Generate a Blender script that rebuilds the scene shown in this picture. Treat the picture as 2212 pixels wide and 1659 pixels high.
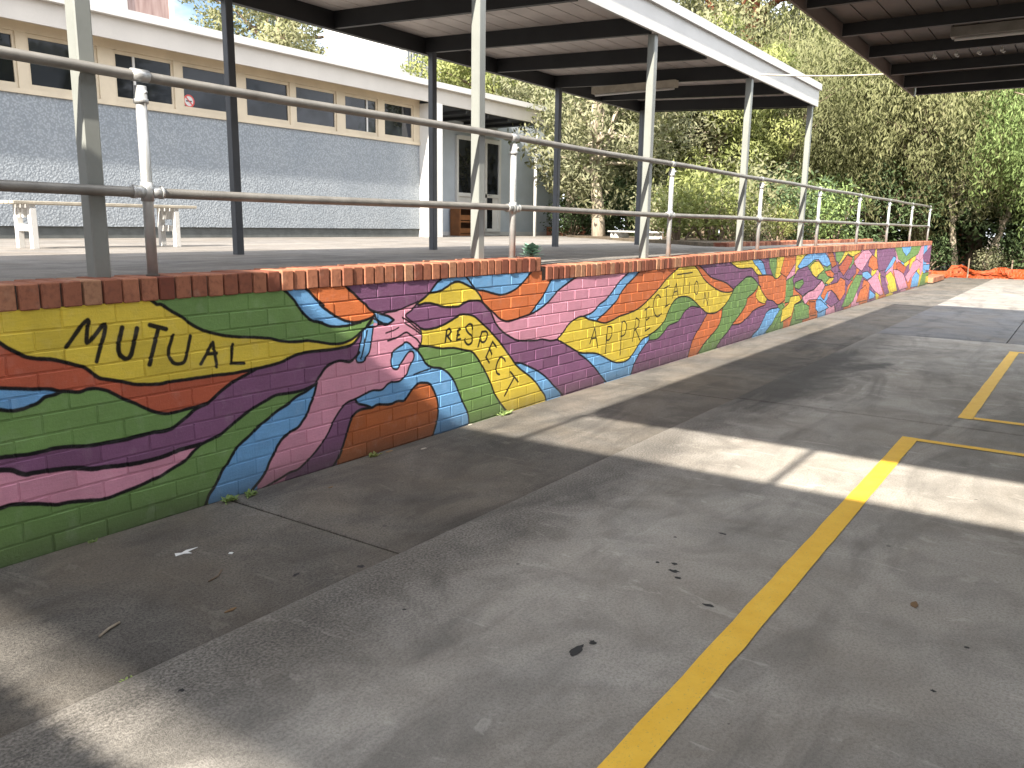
import bpy, math, random
import numpy as np
from mathutils import Matrix, Vector
R_ = random.Random(7)
scn = bpy.context.scene
col = scn.collection
for o in list(bpy.data.objects):
    bpy.data.objects.remove(o, do_unlink=True)

# ------------------------------------------------------------------ camera
CAM = Vector((0.0, -3.478, 1.37))
YAW, PITCH, ROLL = 0.60520, 0.19111, 0.0141
_f = Vector((math.cos(YAW)*math.cos(PITCH), math.sin(YAW)*math.cos(PITCH), -math.sin(PITCH)))
_r = Vector((math.sin(YAW), -math.cos(YAW), 0))
_u = _r.cross(_f)
_r2 = _r*math.cos(ROLL)+_u*math.sin(ROLL)
_u2 = -_r*math.sin(ROLL)+_u*math.cos(ROLL)
cd = bpy.data.cameras.new('camera'); cam = bpy.data.objects.new('camera', cd); col.objects.link(cam)
cd.sensor_fit = 'HORIZONTAL'; cd.sensor_width = 36; cd.lens = 28.812
cd.clip_start = .05; cd.clip_end = 3000
cam.matrix_world = Matrix(((_r2.x, _u2.x, -_f.x, CAM.x), (_r2.y, _u2.y, -_f.y, CAM.y), (_r2.z, _u2.z, -_f.z, CAM.z), (0, 0, 0, 1)))
scn.camera = cam

# ------------------------------------------------------------------ light
LX, LY = 1.43, 0.24                       # the sun's rays move this far in x and y per metre they drop
SUN_EL = math.atan(1/math.hypot(LX, LY))
world = bpy.data.worlds.new('World'); scn.world = world; world.use_nodes = True
nt = world.node_tree; nt.nodes.clear()
wo = nt.nodes.new('ShaderNodeOutputWorld'); bg = nt.nodes.new('ShaderNodeBackground')
sky = nt.nodes.new('ShaderNodeTexSky'); sky.sky_type = 'NISHITA'; sky.sun_disc = False
sky.sun_elevation = SUN_EL; sky.sun_rotation = math.atan2(-LX, -LY); sky.air_density = 1.0; sky.dust_density = 1.5; sky.ozone_density = 1.0
tc = nt.nodes.new('ShaderNodeTexCoord'); mp = nt.nodes.new('ShaderNodeMapping'); mp.inputs['Scale'].default_value = (1, 1, 2.6)
ns = nt.nodes.new('ShaderNodeTexNoise'); ns.inputs['Scale'].default_value = 2.3; ns.inputs['Detail'].default_value = 7; ns.inputs['Roughness'].default_value = .55
rp = nt.nodes.new('ShaderNodeValToRGB'); rp.color_ramp.elements[0].position = .33; rp.color_ramp.elements[1].position = .53
mx = nt.nodes.new('ShaderNodeMix'); mx.data_type = 'RGBA'; mx.inputs['B'].default_value = (14.0, 14.6, 15.6, 1)
nt.links.new(tc.outputs['Generated'], mp.inputs['Vector']); nt.links.new(mp.outputs[0], ns.inputs['Vector']); nt.links.new(ns.outputs['Fac'], rp.inputs[0])
nt.links.new(rp.outputs[0], mx.inputs['Factor']); nt.links.new(sky.outputs[0], mx.inputs['A']); nt.links.new(mx.outputs['Result'], bg.inputs[0])
bg.inputs[1].default_value = 0.068
nt.links.new(bg.outputs[0], wo.inputs[0])
sd = bpy.data.lights.new('sun', 'SUN'); sd.energy = 5.0; sd.angle = math.radians(.7); sd.color = (1, .93, .82)
sun = bpy.data.objects.new('sun', sd); col.objects.link(sun); sun.location = (-20, -6, 20)
sun.rotation_euler = Vector((LX, LY, -1)).to_track_quat('-Z', 'Y').to_euler()
scn.view_settings.view_transform = 'Standard'; scn.view_settings.look = 'None'; scn.view_settings.gamma = 1
scn.view_settings.exposure = 1.75
scn.render.engine = 'CYCLES'
scn.cycles.use_denoising = True
scn.cycles.max_bounces = 5; scn.cycles.diffuse_bounces = 3; scn.cycles.glossy_bounces = 3; scn.cycles.transparent_max_bounces = 4

# ------------------------------------------------------------------ helpers
class MB:
    """collects faces; build() links them as one mesh object"""
    def __init__(s): s.v = []; s.f = []
    def add(s, vs, fs):
        b = len(s.v); s.v += [tuple(v) for v in vs]; s.f += [tuple(i+b for i in f) for f in fs]; return s
    def box(s, x0, x1, y0, y1, z0, z1):
        return s.add([(x0,y0,z0),(x1,y0,z0),(x1,y1,z0),(x0,y1,z0),(x0,y0,z1),(x1,y0,z1),(x1,y1,z1),(x0,y1,z1)],
                     [(3,2,1,0),(4,5,6,7),(0,1,5,4),(1,2,6,5),(2,3,7,6),(3,0,4,7)])
    def cbox(s, x0, x1, y0, y1, z0, z1, c=.004):
        """box whose twelve edges are chamfered"""
        X=(x0,x1); Y=(y0,y1); Z=(z0,z1); vs=[]; idx={}
        for i in (0,1):
            for j in (0,1):
                for k in (0,1):
                    a=(X[i],Y[j],Z[k]); sx,sy,sz=(c if i==0 else -c),(c if j==0 else -c),(c if k==0 else -c)
                    for m,v in enumerate(((a[0],a[1]+sy,a[2]+sz),(a[0]+sx,a[1],a[2]+sz),(a[0]+sx,a[1]+sy,a[2]))):
                        idx[(i,j,k,m)]=len(vs); vs.append(v)
        g=lambda i,j,k,m: idx[(i,j,k,m)]
        fs=[]
        for i in (0,1):
            q=[g(i,0,0,0),g(i,1,0,0),g(i,1,1,0),g(i,0,1,0)]; fs.append(q if i else q[::-1])
            q=[g(0,i,0,1),g(1,i,0,1),g(1,i,1,1),g(0,i,1,1)]; fs.append(q[::-1] if i else q)
            q=[g(0,0,i,2),g(1,0,i,2),g(1,1,i,2),g(0,1,i,2)]; fs.append(q if i else q[::-1])
        for i in (0,1):
            for j in (0,1):
                q=[g(i,j,0,0),g(i,j,0,1),g(i,j,1,1),g(i,j,1,0)]; fs.append(q if (i==j) == False else q[::-1])
                q=[g(i,0,j,0),g(i,0,j,2),g(i,1,j,2),g(i,1,j,0)]; fs.append(q if (i==j) else q[::-1])
                q=[g(0,i,j,1),g(0,i,j,2),g(1,i,j,2),g(1,i,j,1)]; fs.append(q if (i==j) == False else q[::-1])
                for k in (0,1):
                    q=[g(i,j,k,0),g(i,j,k,1),g(i,j,k,2)]; fs.append(q if (i+j+k)%2 else q[::-1])
        return s.add(vs, fs)
    def tube(s, pts, rad, n=10, cap=True):
        pts=[Vector(p) for p in pts]; rad = rad if isinstance(rad,(list,tuple)) else [rad]*len(pts)
        rings=[]
        for i,p in enumerate(pts):
            d=(pts[min(i+1,len(pts)-1)]-pts[max(i-1,0)]).normalized()
            up=Vector((0,0,1)) if abs(d.z)<.9 else Vector((1,0,0))
            a=d.cross(up).normalized(); b=a.cross(d)
            rings.append([p+(a*math.cos(2*math.pi*k/n)+b*math.sin(2*math.pi*k/n))*rad[i] for k in range(n)])
        vs=[v for r in rings for v in r]; fs=[]
        for i in range(len(pts)-1):
            for k in range(n):
                fs.append((i*n+k,i*n+(k+1)%n,(i+1)*n+(k+1)%n,(i+1)*n+k))
        if cap: fs += [tuple(range(n))[::-1], tuple((len(pts)-1)*n+k for k in range(n))]
        return s.add(vs, [f[::-1] for f in fs])
    def poly(s, pts, z0, z1):
        """prism over a plan outline given counter-clockwise"""
        n=len(pts); return s.add([(x,y,z0) for x,y in pts]+[(x,y,z1) for x,y in pts],[tuple(range(n))[::-1],tuple(range(n,2*n))]+[(i,(i+1)%n,n+(i+1)%n,n+i) for i in range(n)])
    def mesh(s, name, m, smooth=False):
        me=bpy.data.meshes.new(name); me.from_pydata(s.v,[],s.f)
        if m: me.materials.append(m)
        if smooth: me.polygons.foreach_set('use_smooth',[True]*len(me.polygons))
        if len(s.f)<3000:
            import bmesh
            bm=bmesh.new(); bm.from_mesh(me); bmesh.ops.recalc_face_normals(bm, faces=bm.faces); bm.to_mesh(me); bm.free()
            if smooth: me.polygons.foreach_set('use_smooth',[True]*len(me.polygons))
        me.update(); return me
    def build(s, name, m, parent=None, smooth=False):
        return link(name, s.mesh(name, m, smooth), parent)

def link(name, data, parent=None, loc=None):
    o=bpy.data.objects.new(name, data); col.objects.link(o)
    if loc is not None: o.location = loc
    if parent is not None: o.parent = parent
    return o
def tag(o, label=None, cat=None, group=None, kind=None):
    if label: o['label']=label
    if cat: o['category']=cat
    if group: o['group']=group
    if kind: o['kind']=kind
    return o
def thing(name, label, cat, group=None, loc=(0,0,0), rz=0):
    o=link(name, None, None, loc); o.rotation_euler=(0,0,rz); o.empty_display_size=.2
    return tag(o, label, cat, group)

# ------------------------------------------------------------------ materials
class NT:
    def __init__(s, name):
        s.m=bpy.data.materials.new(name); s.m.use_nodes=True; s.t=s.m.node_tree; s.b=s.t.nodes['Principled BSDF']; s.out=s.t.nodes['Material Output']
    def n(s, typ, ins=None, **kw):
        d=s.t.nodes.new('ShaderNode'+typ)
        for k,v in kw.items(): setattr(d,k,v)
        for k,v in (ins or {}).items(): s.set(d.inputs[k], v)
        return d
    def set(s, sock, v):
        if hasattr(v,'is_output') or isinstance(v, bpy.types.NodeSocket): s.t.links.new(v, sock)
        else: sock.default_value = v if not isinstance(v,tuple) or len(v)!=3 or sock.type!='RGBA' else (*v,1)
    def noise(s, vec, scale, detail=4, rough=.55, dist=0):
        return s.n('TexNoise', {'Vector':vec,'Scale':scale,'Detail':detail,'Roughness':rough,'Distortion':dist}).outputs['Fac']
    def ramp(s, fac, stops):
        d=s.n('ValToRGB'); s.set(d.inputs[0], fac); e=d.color_ramp.elements
        while len(e)<len(stops): e.new(.5)
        for i,(p,c) in enumerate(stops): e[i].position=p; e[i].color=(c,c,c,1) if not isinstance(c,tuple) else (*c,1)
        return d.outputs[0]
    def mix(s, fac, a, b, mode='MIX'):
        d=s.n('Mix', data_type='RGBA', blend_type=mode); s.set(d.inputs['Factor'],fac); s.set(d.inputs['A'],a); s.set(d.inputs['B'],b); return d.outputs['Result']
    def math(s, op, a, b=0.0, clamp=False):
        d=s.n('Math', operation=op, use_clamp=clamp); s.set(d.inputs[0],a); s.set(d.inputs[1],b); return d.outputs[0]
    def pos(s): return s.n('NewGeometry').outputs['Position']
    def objc(s): return s.n('TexCoord').outputs['Object']
    def xyz(s, v):
        d=s.n('SeparateXYZ'); s.set(d.inputs[0],v); return d.outputs
    def bump(s, h, strength=.3, dist=.01):
        d=s.n('Bump', {'Strength':strength,'Distance':dist}); s.set(d.inputs['Height'],h); s.set(s.b.inputs['Normal'], d.outputs[0])
    def fin(s, colr=None, rough=None, metal=None, spec=None):
        if colr is not None: s.set(s.b.inputs['Base Color'], colr)
        if rough is not None: s.set(s.b.inputs['Roughness'], rough)
        if metal is not None: s.set(s.b.inputs['Metallic'], metal)
        if spec is not None: s.set(s.b.inputs['Specular IOR Level'], spec)
        return s.m
def plain(name, c, rough=.6, var=.18, scale=6, metal=0, fine=80, bump=0, spec=.4):
    k=NT(name); p=k.pos(); a=k.noise(p,scale,5); b=k.noise(p,fine,2)
    d=tuple(x*(1-var) for x in c); e=tuple(min(1,x*(1+var)) for x in c)
    cc=k.mix(k.ramp(a,[(.3,0),(.7,1)]), d, e); cc=k.mix(k.math('MULTIPLY',b,.25), cc, tuple(x*.6 for x in c))
    if bump: k.bump(b, bump, .004)
    return k.fin(cc, k.math('MULTIPLY_ADD',a,.15) if False else rough, metal, spec)
# ---- mural artwork: outline strokes (width mm, points mm on the wall face), colour seeds, mosaic pieces
STROKES=[
(17,[(-3250,1090),(-3000,950),(-1500,840),(-200,910),(1079,1061),(1329,984),(1419,935),(1479,890),(1500,872),(1533,850),(1566,827),(1597,815),(1636,807),(1679,799),(1725,782),(1772,762),(1804,750),(1835,721),(1867,694),(1918,678),(1978,659),(2024,643),(2080,633),(2137,626),(2157,625),(2201,628),(2278,626),(2362,625),(2449,624),(2539,619),(2609,621),(2696,624),(2780,629),(2862,639),(2937,659),(3018,669),(3102,668),(3224,663),(3343,667),(3393,682),(3444,723)]),
(16,[(2046,1090),(2142,1010),(2160,995),(2184,992),(2229,960),(2283,927),(2329,890),(2378,860),(2428,840),(2506,817),(2596,800),(2690,788),(2788,772),(2853,753),(2914,740),(2994,734),(3049,732),(3161,709),(3225,695),(3295,691),(3356,700),(3407,717),(3464,748),(3510,772),(3553,817)]),
(16,[(2822,1090),(2897,1021),(2921,999),(2962,959),(3002,906),(3043,865),(3087,838),(3154,823),(3109,834),(3159,817),(3216,796),(3298,789),(3372,791),(3453,800)]),
(16,[(2936,1090),(3039,1021),(3066,1003),(3114,958),(3169,920),(3140,926),(3185,893),(3253,852),(3312,825),(3384,806),(3447,805),(3511,813),(3557,826),(3567,846)]),
(16,[(3251,1090),(3331,1024),(3354,1005),(3402,971),(3451,932),(3494,902),(3532,867),(3577,850),(3643,830),(3697,812),(3738,789)]),
(16,[(3564,846),(3583,807),(3629,780),(3676,764),(3738,789)]),
(11,[(3550,817),(3589,797),(3602,773),(3568,762),(3497,768),(3530,802),(3550,817)]),
(16,[(3602,773),(3642,774),(3682,766)]),
(12,[(3497,768),(3568,762),(3551,749),(3525,626),(3492,588),(3472,562),(3421,564),(3412,588),(3436,650),(3457,708),(3464,744),(3497,768)]),
(11,[(3503,745),(3481,673),(3450,579)]),
(11,[(3738,789),(3697,812),(3650,837),(3746,841),(3802,851),(3867,866),(3966,886)]),
(12,[(3966,884),(3903,839),(3844,810),(3880,777),(3946,742),(3983,714)]),
(16,[(4306,1090),(4217,1035),(4178,1011),(4154,1002),(4107,965),(4076,936),(4030,909),(3966,881)]),
(16,[(4068,933),(4177,942),(4249,964),(4306,986),(4363,994),(4414,986),(4500,956),(4570,931),(4679,914),(4772,892),(4867,875),(4955,881),(5054,904),(5135,940),(5207,983),(5280,1027),(5334,1040),(5421,1046),(5671,1090)]),
(16,[(4388,1090),(4561,936),(4625,879),(4661,828),(4717,785),(4774,759),(4851,708),(4940,675),(5010,674),(5111,686),(5269,703),(5356,720),(5488,765),(5590,820),(5658,859),(5776,903),(5897,941),(6035,980),(6285,1090)]),
(16,[(5786,1090),(5583,961),(5539,933),(5495,886),(5441,829),(5376,785),(5301,730),(5253,701)]),
(16,[(3959,887),(3969,865),(4030,872),(4091,868),(4153,853),(4217,836),(4298,828),(4381,827),(4432,843),(4501,857),(4571,853),(4625,846),(4661,828)]),
(16,[(3983,714),(4036,701),(4121,701),(4192,710),(4282,733),(4365,757),(4398,769),(4484,762),(4554,743),(4626,699),(4719,641),(4796,583),(4874,523),(4944,458),(5016,391),(5080,331),(5176,270),(5275,214),(5365,151),(5435,84),(5495,30),(5514,-5),(5544,-60)]),
(16,[(4661,828),(4736,778),(4774,725),(4813,671),(4892,607),(4992,557),(5095,517),(5222,501),(5353,490),(5443,490),(5558,465),(5665,463)]),
(16,[(5069,347),(5153,334),(5250,297),(5384,242),(5512,173),(5622,93),(5721,26),(5773,-15),(5830,-60)]),
(16,[(3966,603),(4073,586),(4192,559),(4315,548),(4399,530),(4450,517),(4530,497),(4584,452),(4639,394),(4696,325),(4753,242),(4803,154),(4863,85),(4923,27),(4965,-10),(5022,-60)]),
(16,[(3947,580),(3996,526),(4034,480),(4088,447),(4191,423),(4265,381),(4323,325),(4356,274),(4399,196),(4443,128),(4479,72),(4493,30),(4497,-5),(4503,-60)]),
(17,[(3174,-60),(3228,-2),(3254,26),(3286,79),(3313,135),(3333,188),(3360,234),(3399,265),(3451,275),(3529,270),(3583,280),(3686,263),(3756,271),(3821,265),(3858,289),(3903,327),(3956,355),(4025,350),(4079,331),(4118,278),(4150,215),(4158,150),(4149,82),(4125,28),(4108,-7),(4082,-60)]),
(13,[(2581,-60),(2831,2),(2885,15),(2945,20),(3019,56),(3090,104),(3138,144),(3181,194),(3225,255),(3282,309),(3332,337),(3395,346),(3466,362),(3538,375),(3619,367),(3688,400),(3773,397),(3816,411),(3853,436),(3876,481),(3913,516),(3921,550),(3906,572),(3870,571),(3826,537),(3789,502),(3760,476),(3718,492),(3705,537),(3713,561),(3727,593),(3770,612),(3805,623),(3842,639),(3878,625),(3907,602),(3951,577),(3981,598)]),
(16,[(3392,344),(3420,313),(3477,294),(3526,270)]),
(11,[(3919,419),(3995,429),(4088,437)]),
(12,[(3816,797),(3873,768),(3923,734),(3975,699),(3994,675)]),
(11,[(3836,762),(3887,733),(3945,702),(3990,673)]),
(9,[(3661,715),(3730,723),(3779,738)]),
(12,[(3680,665),(3764,676),(3843,700),(3893,678),(3944,648),(3974,619),(3981,601)]),
(12,[(3983,714),(3997,677),(3993,632),(3981,598)]),
(17,[(3435,622),(3416,606),(3365,576),(3328,580),(3280,591),(3220,585),(3166,565),(3130,530),(3106,507),(3094,471),(3074,417),(3044,369),(3020,320),(2990,290),(2956,260),(2896,242),(2841,214),(2808,182),(2786,148),(2753,108),(2725,59),(2682,18),(2656,-1),(2575,-60)]),
(17,[(3094,483),(3065,470),(3009,448),(2948,432),(2893,402),(2818,377),(2755,346),(2704,322),(2663,297),(2612,266),(2563,239),(2523,203),(2493,164),(2459,132),(2434,93),(2409,59),(2375,27),(2360,-1),(2328,-60)]),
(17,[(3100,487),(3066,475),(2982,461),(2901,461),(2812,463),(2745,444),(2660,418),(2581,383),(2513,347),(2457,318),(2393,303),(2340,291)]),
(21,[(-3000,442),(-1500,332),(-200,402),(1030,430),(1280,408),(1370,394),(1430,382),(1472,372),(1503,352),(1529,339),(1559,339),(1605,335),(1668,328),(1733,318),(1799,298),(1869,291),(1940,281),(2014,275),(2091,275),(2131,277),(2176,282),(2234,291),(2297,292),(2344,294)]),
(17,[(-3000,284),(-1500,174),(-200,244),(1014,206),(1264,214),(1354,219),(1414,224),(1458,228),(1502,219),(1562,204),(1633,180),(1688,175),(1754,164),(1822,149),(1875,148),(1930,156),(2006,165),(2084,179),(2125,186),(2187,209),(2250,229),(2295,262),(2344,292)]),
(18,[(-3000,493),(-1500,383),(-200,453),(1034,454),(1284,444),(1374,438),(1434,433),(1492,427),(1552,421),(1613,421),(1645,424),(1709,418),(1791,404),(1878,400),(1949,397),(2024,400),(2101,403),(2140,398),(2193,402),(2243,426),(2291,452),(2331,476),(2397,491),(2442,519),(2489,547),(2536,570),(2584,587),(2646,606),(2696,624)]),
(16,[(1686,663),(1730,656),(1772,647),(1806,652),(1846,651),(1890,636),(1930,610),(1971,582),(2017,557),(2060,528),(2108,501),(2154,483),(2190,478),(2247,479),(2310,483),(2340,484),(2397,491)]),
(16,[(-3000,772),(-1500,662),(-200,732),(1062,748),(1312,732),(1402,721),(1462,712),(1518,702),(1592,687),(1652,679),(1692,662)]),
(16,[(-3000,686),(-1500,576),(-200,646),(1053,683),(1303,657),(1393,641),(1453,626),(1495,614),(1534,613),(1570,620),(1601,627),(1634,648),(1672,652),(1704,660)]),
(16,[(7213,1090),(6994,993),(6933,966),(6797,915),(6695,864),(6597,800),(6485,737),(6374,704),(6293,662),(6213,635),(6081,619)]),
(16,[(7435,1090),(7222,1000),(7158,973),(7034,912),(6881,848),(6777,789),(6692,717),(6578,662),(6465,615),(6368,582),(6314,559)]),
(16,[(5675,469),(5757,511),(5841,568),(5939,604),(6028,620),(6107,613),(6189,583),(6314,559),(6472,528),(6617,540),(6751,564),(6952,580),(7112,601),(7275,649),(7441,714),(7611,788),(7750,859),(7913,922),(8101,983),(8200,992),(8310,994),(8428,990),(8594,915),(8750,821),(8925,751),(9123,692),(9326,645),(9552,624),(9697,631)]),
(16,[(5675,462),(5863,384),(5993,329),(6087,302),(6264,281),(6377,257),(6495,215),(6632,162),(6771,130),(6928,128),(7038,163),(7147,232),(7259,296),(7395,320),(7604,370),(7762,442),(7845,539),(7933,604),(8018,642),(8159,659),(8325,645),(8466,606),(8595,550),(8747,485),(8882,433),(9035,410),(9189,409),(9341,441),(9475,482),(9606,555),(9717,637)]),
(16,[(6021,306),(6171,234),(6300,155),(6404,78),(6590,-60)]),
(16,[(7404,319),(7400,274),(7301,223),(7188,152),(7096,73),(7053,3),(7014,-60)]),
(12,[(7400,274),(7597,268),(7757,324),(7864,377),(8116,404),(8228,477),(8367,524),(8472,534),(8672,506),(8766,482)]),
(16,[(8921,423),(8821,354),(8723,286),(8591,215),(8514,140),(8472,76),(8383,-60)]),
(16,[(9399,451),(9384,423),(9360,330),(9294,247),(9167,187),(9022,136),(8864,74),(8614,-60)]),
(16,[(9697,631),(9715,652),(9897,710),(10044,749),(10173,782),(10336,775),(10487,729),(10623,659),(10541,592),(10406,552),(10250,514),(10197,432),(10055,349),(9892,278),(9751,221),(9636,156),(9442,86),(9294,13),(9146,-60)]),
(16,[(8210,1090),(8460,1006),(8550,977),(8658,953),(8812,887),(8949,833),(9125,797),(9366,758),(9514,722),(9715,652)]),
(16,[(9152,1090),(9402,1015),(9529,983),(9727,926),(9884,895),(10128,890),(10337,883),(10466,832),(10596,788),(10948,773),(11188,755),(11333,708),(11519,733),(11773,852),(12012,950),(12142,1026),(12251,1090)]),
(12,[(10091,1090),(10212,1041),(10313,1000),(10420,935),(10577,875),(10770,781)]),
(12,[(10338,1090),(10470,1035),(10549,1002),(10759,941),(10853,858),(10948,773)]),
(12,[(10928,1090),(10966,1033),(11005,975),(11054,876),(11214,754)]),
(12,[(11296,1090),(11307,1042),(11347,875),(11317,775),(11333,708)]),
(12,[(11734,1090),(11727,1034),(11718,957),(11686,855)]),
(16,[(10596,788),(10641,690),(10762,587),(10907,506),(11077,437),(11297,406),(11504,341),(11699,353),(11916,409),(12081,461),(11932,576),(11811,704),(11911,770),(12169,928),(12419,1090)]),
(12,[(10753,628),(10624,655),(10613,596),(10553,535),(10669,448),(10931,397),(11022,449)]),
(16,[(11022,449),(10983,394),(10937,372),(10689,357),(10499,331),(10366,285),(10191,237),(10016,205),(9753,213)]),
(16,[(11533,339),(11515,297),(11241,300),(11063,271),(10973,212),(10863,130),(10751,66),(10565,18),(10386,-44),(10340,-60)]),
(11,[(11543,295),(11636,262),(11460,180),(11318,89),(11120,23),(10930,-60),(10930,-60)]),
(11,[(11699,353),(11839,256),(11660,164),(11514,72),(11351,-51),(11339,-60)]),
(19,[(1737,846),(1835,951),(1826,853),(1911,925),(1860,768)]),
(22,[(1986,904),(1965,834),(1966,789),(1993,763),(2016,776),(2035,827),(2055,894)]),
(22,[(2119,903),(2198,878)]),
(22,[(2160,888),(2104,723)]),
(18,[(2232,844),(2208,788),(2204,749),(2223,717),(2251,706),(2280,713),(2299,752),(2323,831)]),
(18,[(2369,691),(2444,788),(2458,665)]),
(18,[(2408,735),(2460,733)]),
(18,[(2557,765),(2542,672),(2621,662)]),
(16,[(4252,674),(4236,597)]),
(16,[(4252,674),(4281,682),(4297,659),(4272,641),(4244,638)]),
(16,[(4256,637),(4297,599)]),
(16,[(4364,658),(4398,671)]),
(16,[(4373,663),(4356,601)]),
(16,[(4360,629),(4385,632)]),
(16,[(4356,598),(4398,601)]),
(16,[(4537,658),(4528,686),(4493,694),(4458,671),(4484,636),(4529,604),(4529,566),(4489,551),(4454,574),(4450,596)]),
(16,[(4646,626),(4601,525)]),
(16,[(4646,626),(4692,624),(4715,602),(4692,560),(4656,550),(4628,566)]),
(16,[(4777,541),(4694,438)]),
(16,[(4777,541),(4826,496)]),
(16,[(4735,495),(4769,452)]),
(16,[(4694,438),(4737,393)]),
(16,[(4936,379),(4916,402),(4876,413),(4842,385),(4824,347),(4829,306),(4864,287)]),
(16,[(5009,287),(5114,194)]),
(16,[(5061,238),(4932,115)]),
(14,[(6217,371),(6297,499),(6359,321)]),
(14,[(6241,410),(6325,408)]),
(14,[(6532,491),(6507,248)]),
(14,[(6532,491),(6607,477),(6620,413),(6571,368),(6520,367)]),
(14,[(6809,509),(6796,199)]),
(14,[(6810,502),(6864,508),(6907,457),(6874,387),(6797,373)]),
(14,[(7103,521),(7042,304)]),
(14,[(7103,521),(7172,493),(7161,434),(7081,404)]),
(14,[(7106,402),(7208,294)]),
(14,[(7323,593),(7311,374)]),
(14,[(7281,581),(7382,608)]),
(14,[(7326,479),(7394,497)]),
(14,[(7311,374),(7413,395)]),
(14,[(7642,678),(7565,714),(7497,680),(7470,605),(7514,525),(7590,492),(7678,520)]),
(14,[(7705,768),(7833,792)]),
(14,[(7760,780),(7782,591)]),
(14,[(7746,578),(7857,601)]),
(14,[(7926,660),(8005,807),(8073,659)]),
(14,[(7948,715),(8045,725)]),
(14,[(8014,895),(8420,903)]),
(14,[(8213,895),(8199,700)]),
(14,[(8350,799),(8356,683)]),
(14,[(8530,803),(8495,750),(8515,682),(8572,662),(8608,719),(8576,788),(8530,803)]),
(14,[(8790,546),(8805,666),(8897,521),(8921,659)])]
N_TEXT=49
SEEDS=[('Y',1691,928),('Y',1493,947),('R',1480,810),('R',1583,753),('R',2003,616),('R',2149,527),('B',1544,663),('G',1719,533),('P',1839,353),('K',1597,247),('G',1585,114),('G',2558,924),('B',3084,904),('O',3199,961),('R',2448,607),('P',2777,559),('Y',2887,712),('G',2568,316),('G',2203,438),('B',2710,245),('K',2804,96),('K',2231,245),('O',3268,939),('P',3646,938),('B',3636,803),('B',3521,724),('B',3463,721),('B',3448,630),('B',3480,626),('K',3641,727),('K',3888,860),('K',3503,506),('K',3886,708),('K',3923,690),('K',3885,649),('K',3778,689),('P',4114,798),('B',3776,567),('B',3995,465),('G',3383,761),('Y',4233,886),('Y',4074,649),('G',4232,486),('B',4191,371),('P',3081,585),('P',3178,117),('B',3701,329),('N',3769,168),('B',4808,956),('O',5007,793),('B',5656,902),('K',5439,579),('P',5335,376),('Y',5922,502),('Y',5127,138),('B',5456,150),('G',4451,364),('B',6802,859),('O',7206,824),('B',6410,197),('P',7902,229),('G',7970,465),('K',6362,867),('P',8713,349),('O',9000,274),('G',9872,500),('O',9315,710),('P',9285,883),('Y',10005,947),('B',10589,930),('P',10889,921),('G',11177,913),('Y',11505,903),('O',11175,581),('Y',10761,482),('O',10345,390),('P',10390,172),('B',11255,240),('G',11567,198),('B',4280,988)]
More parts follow.
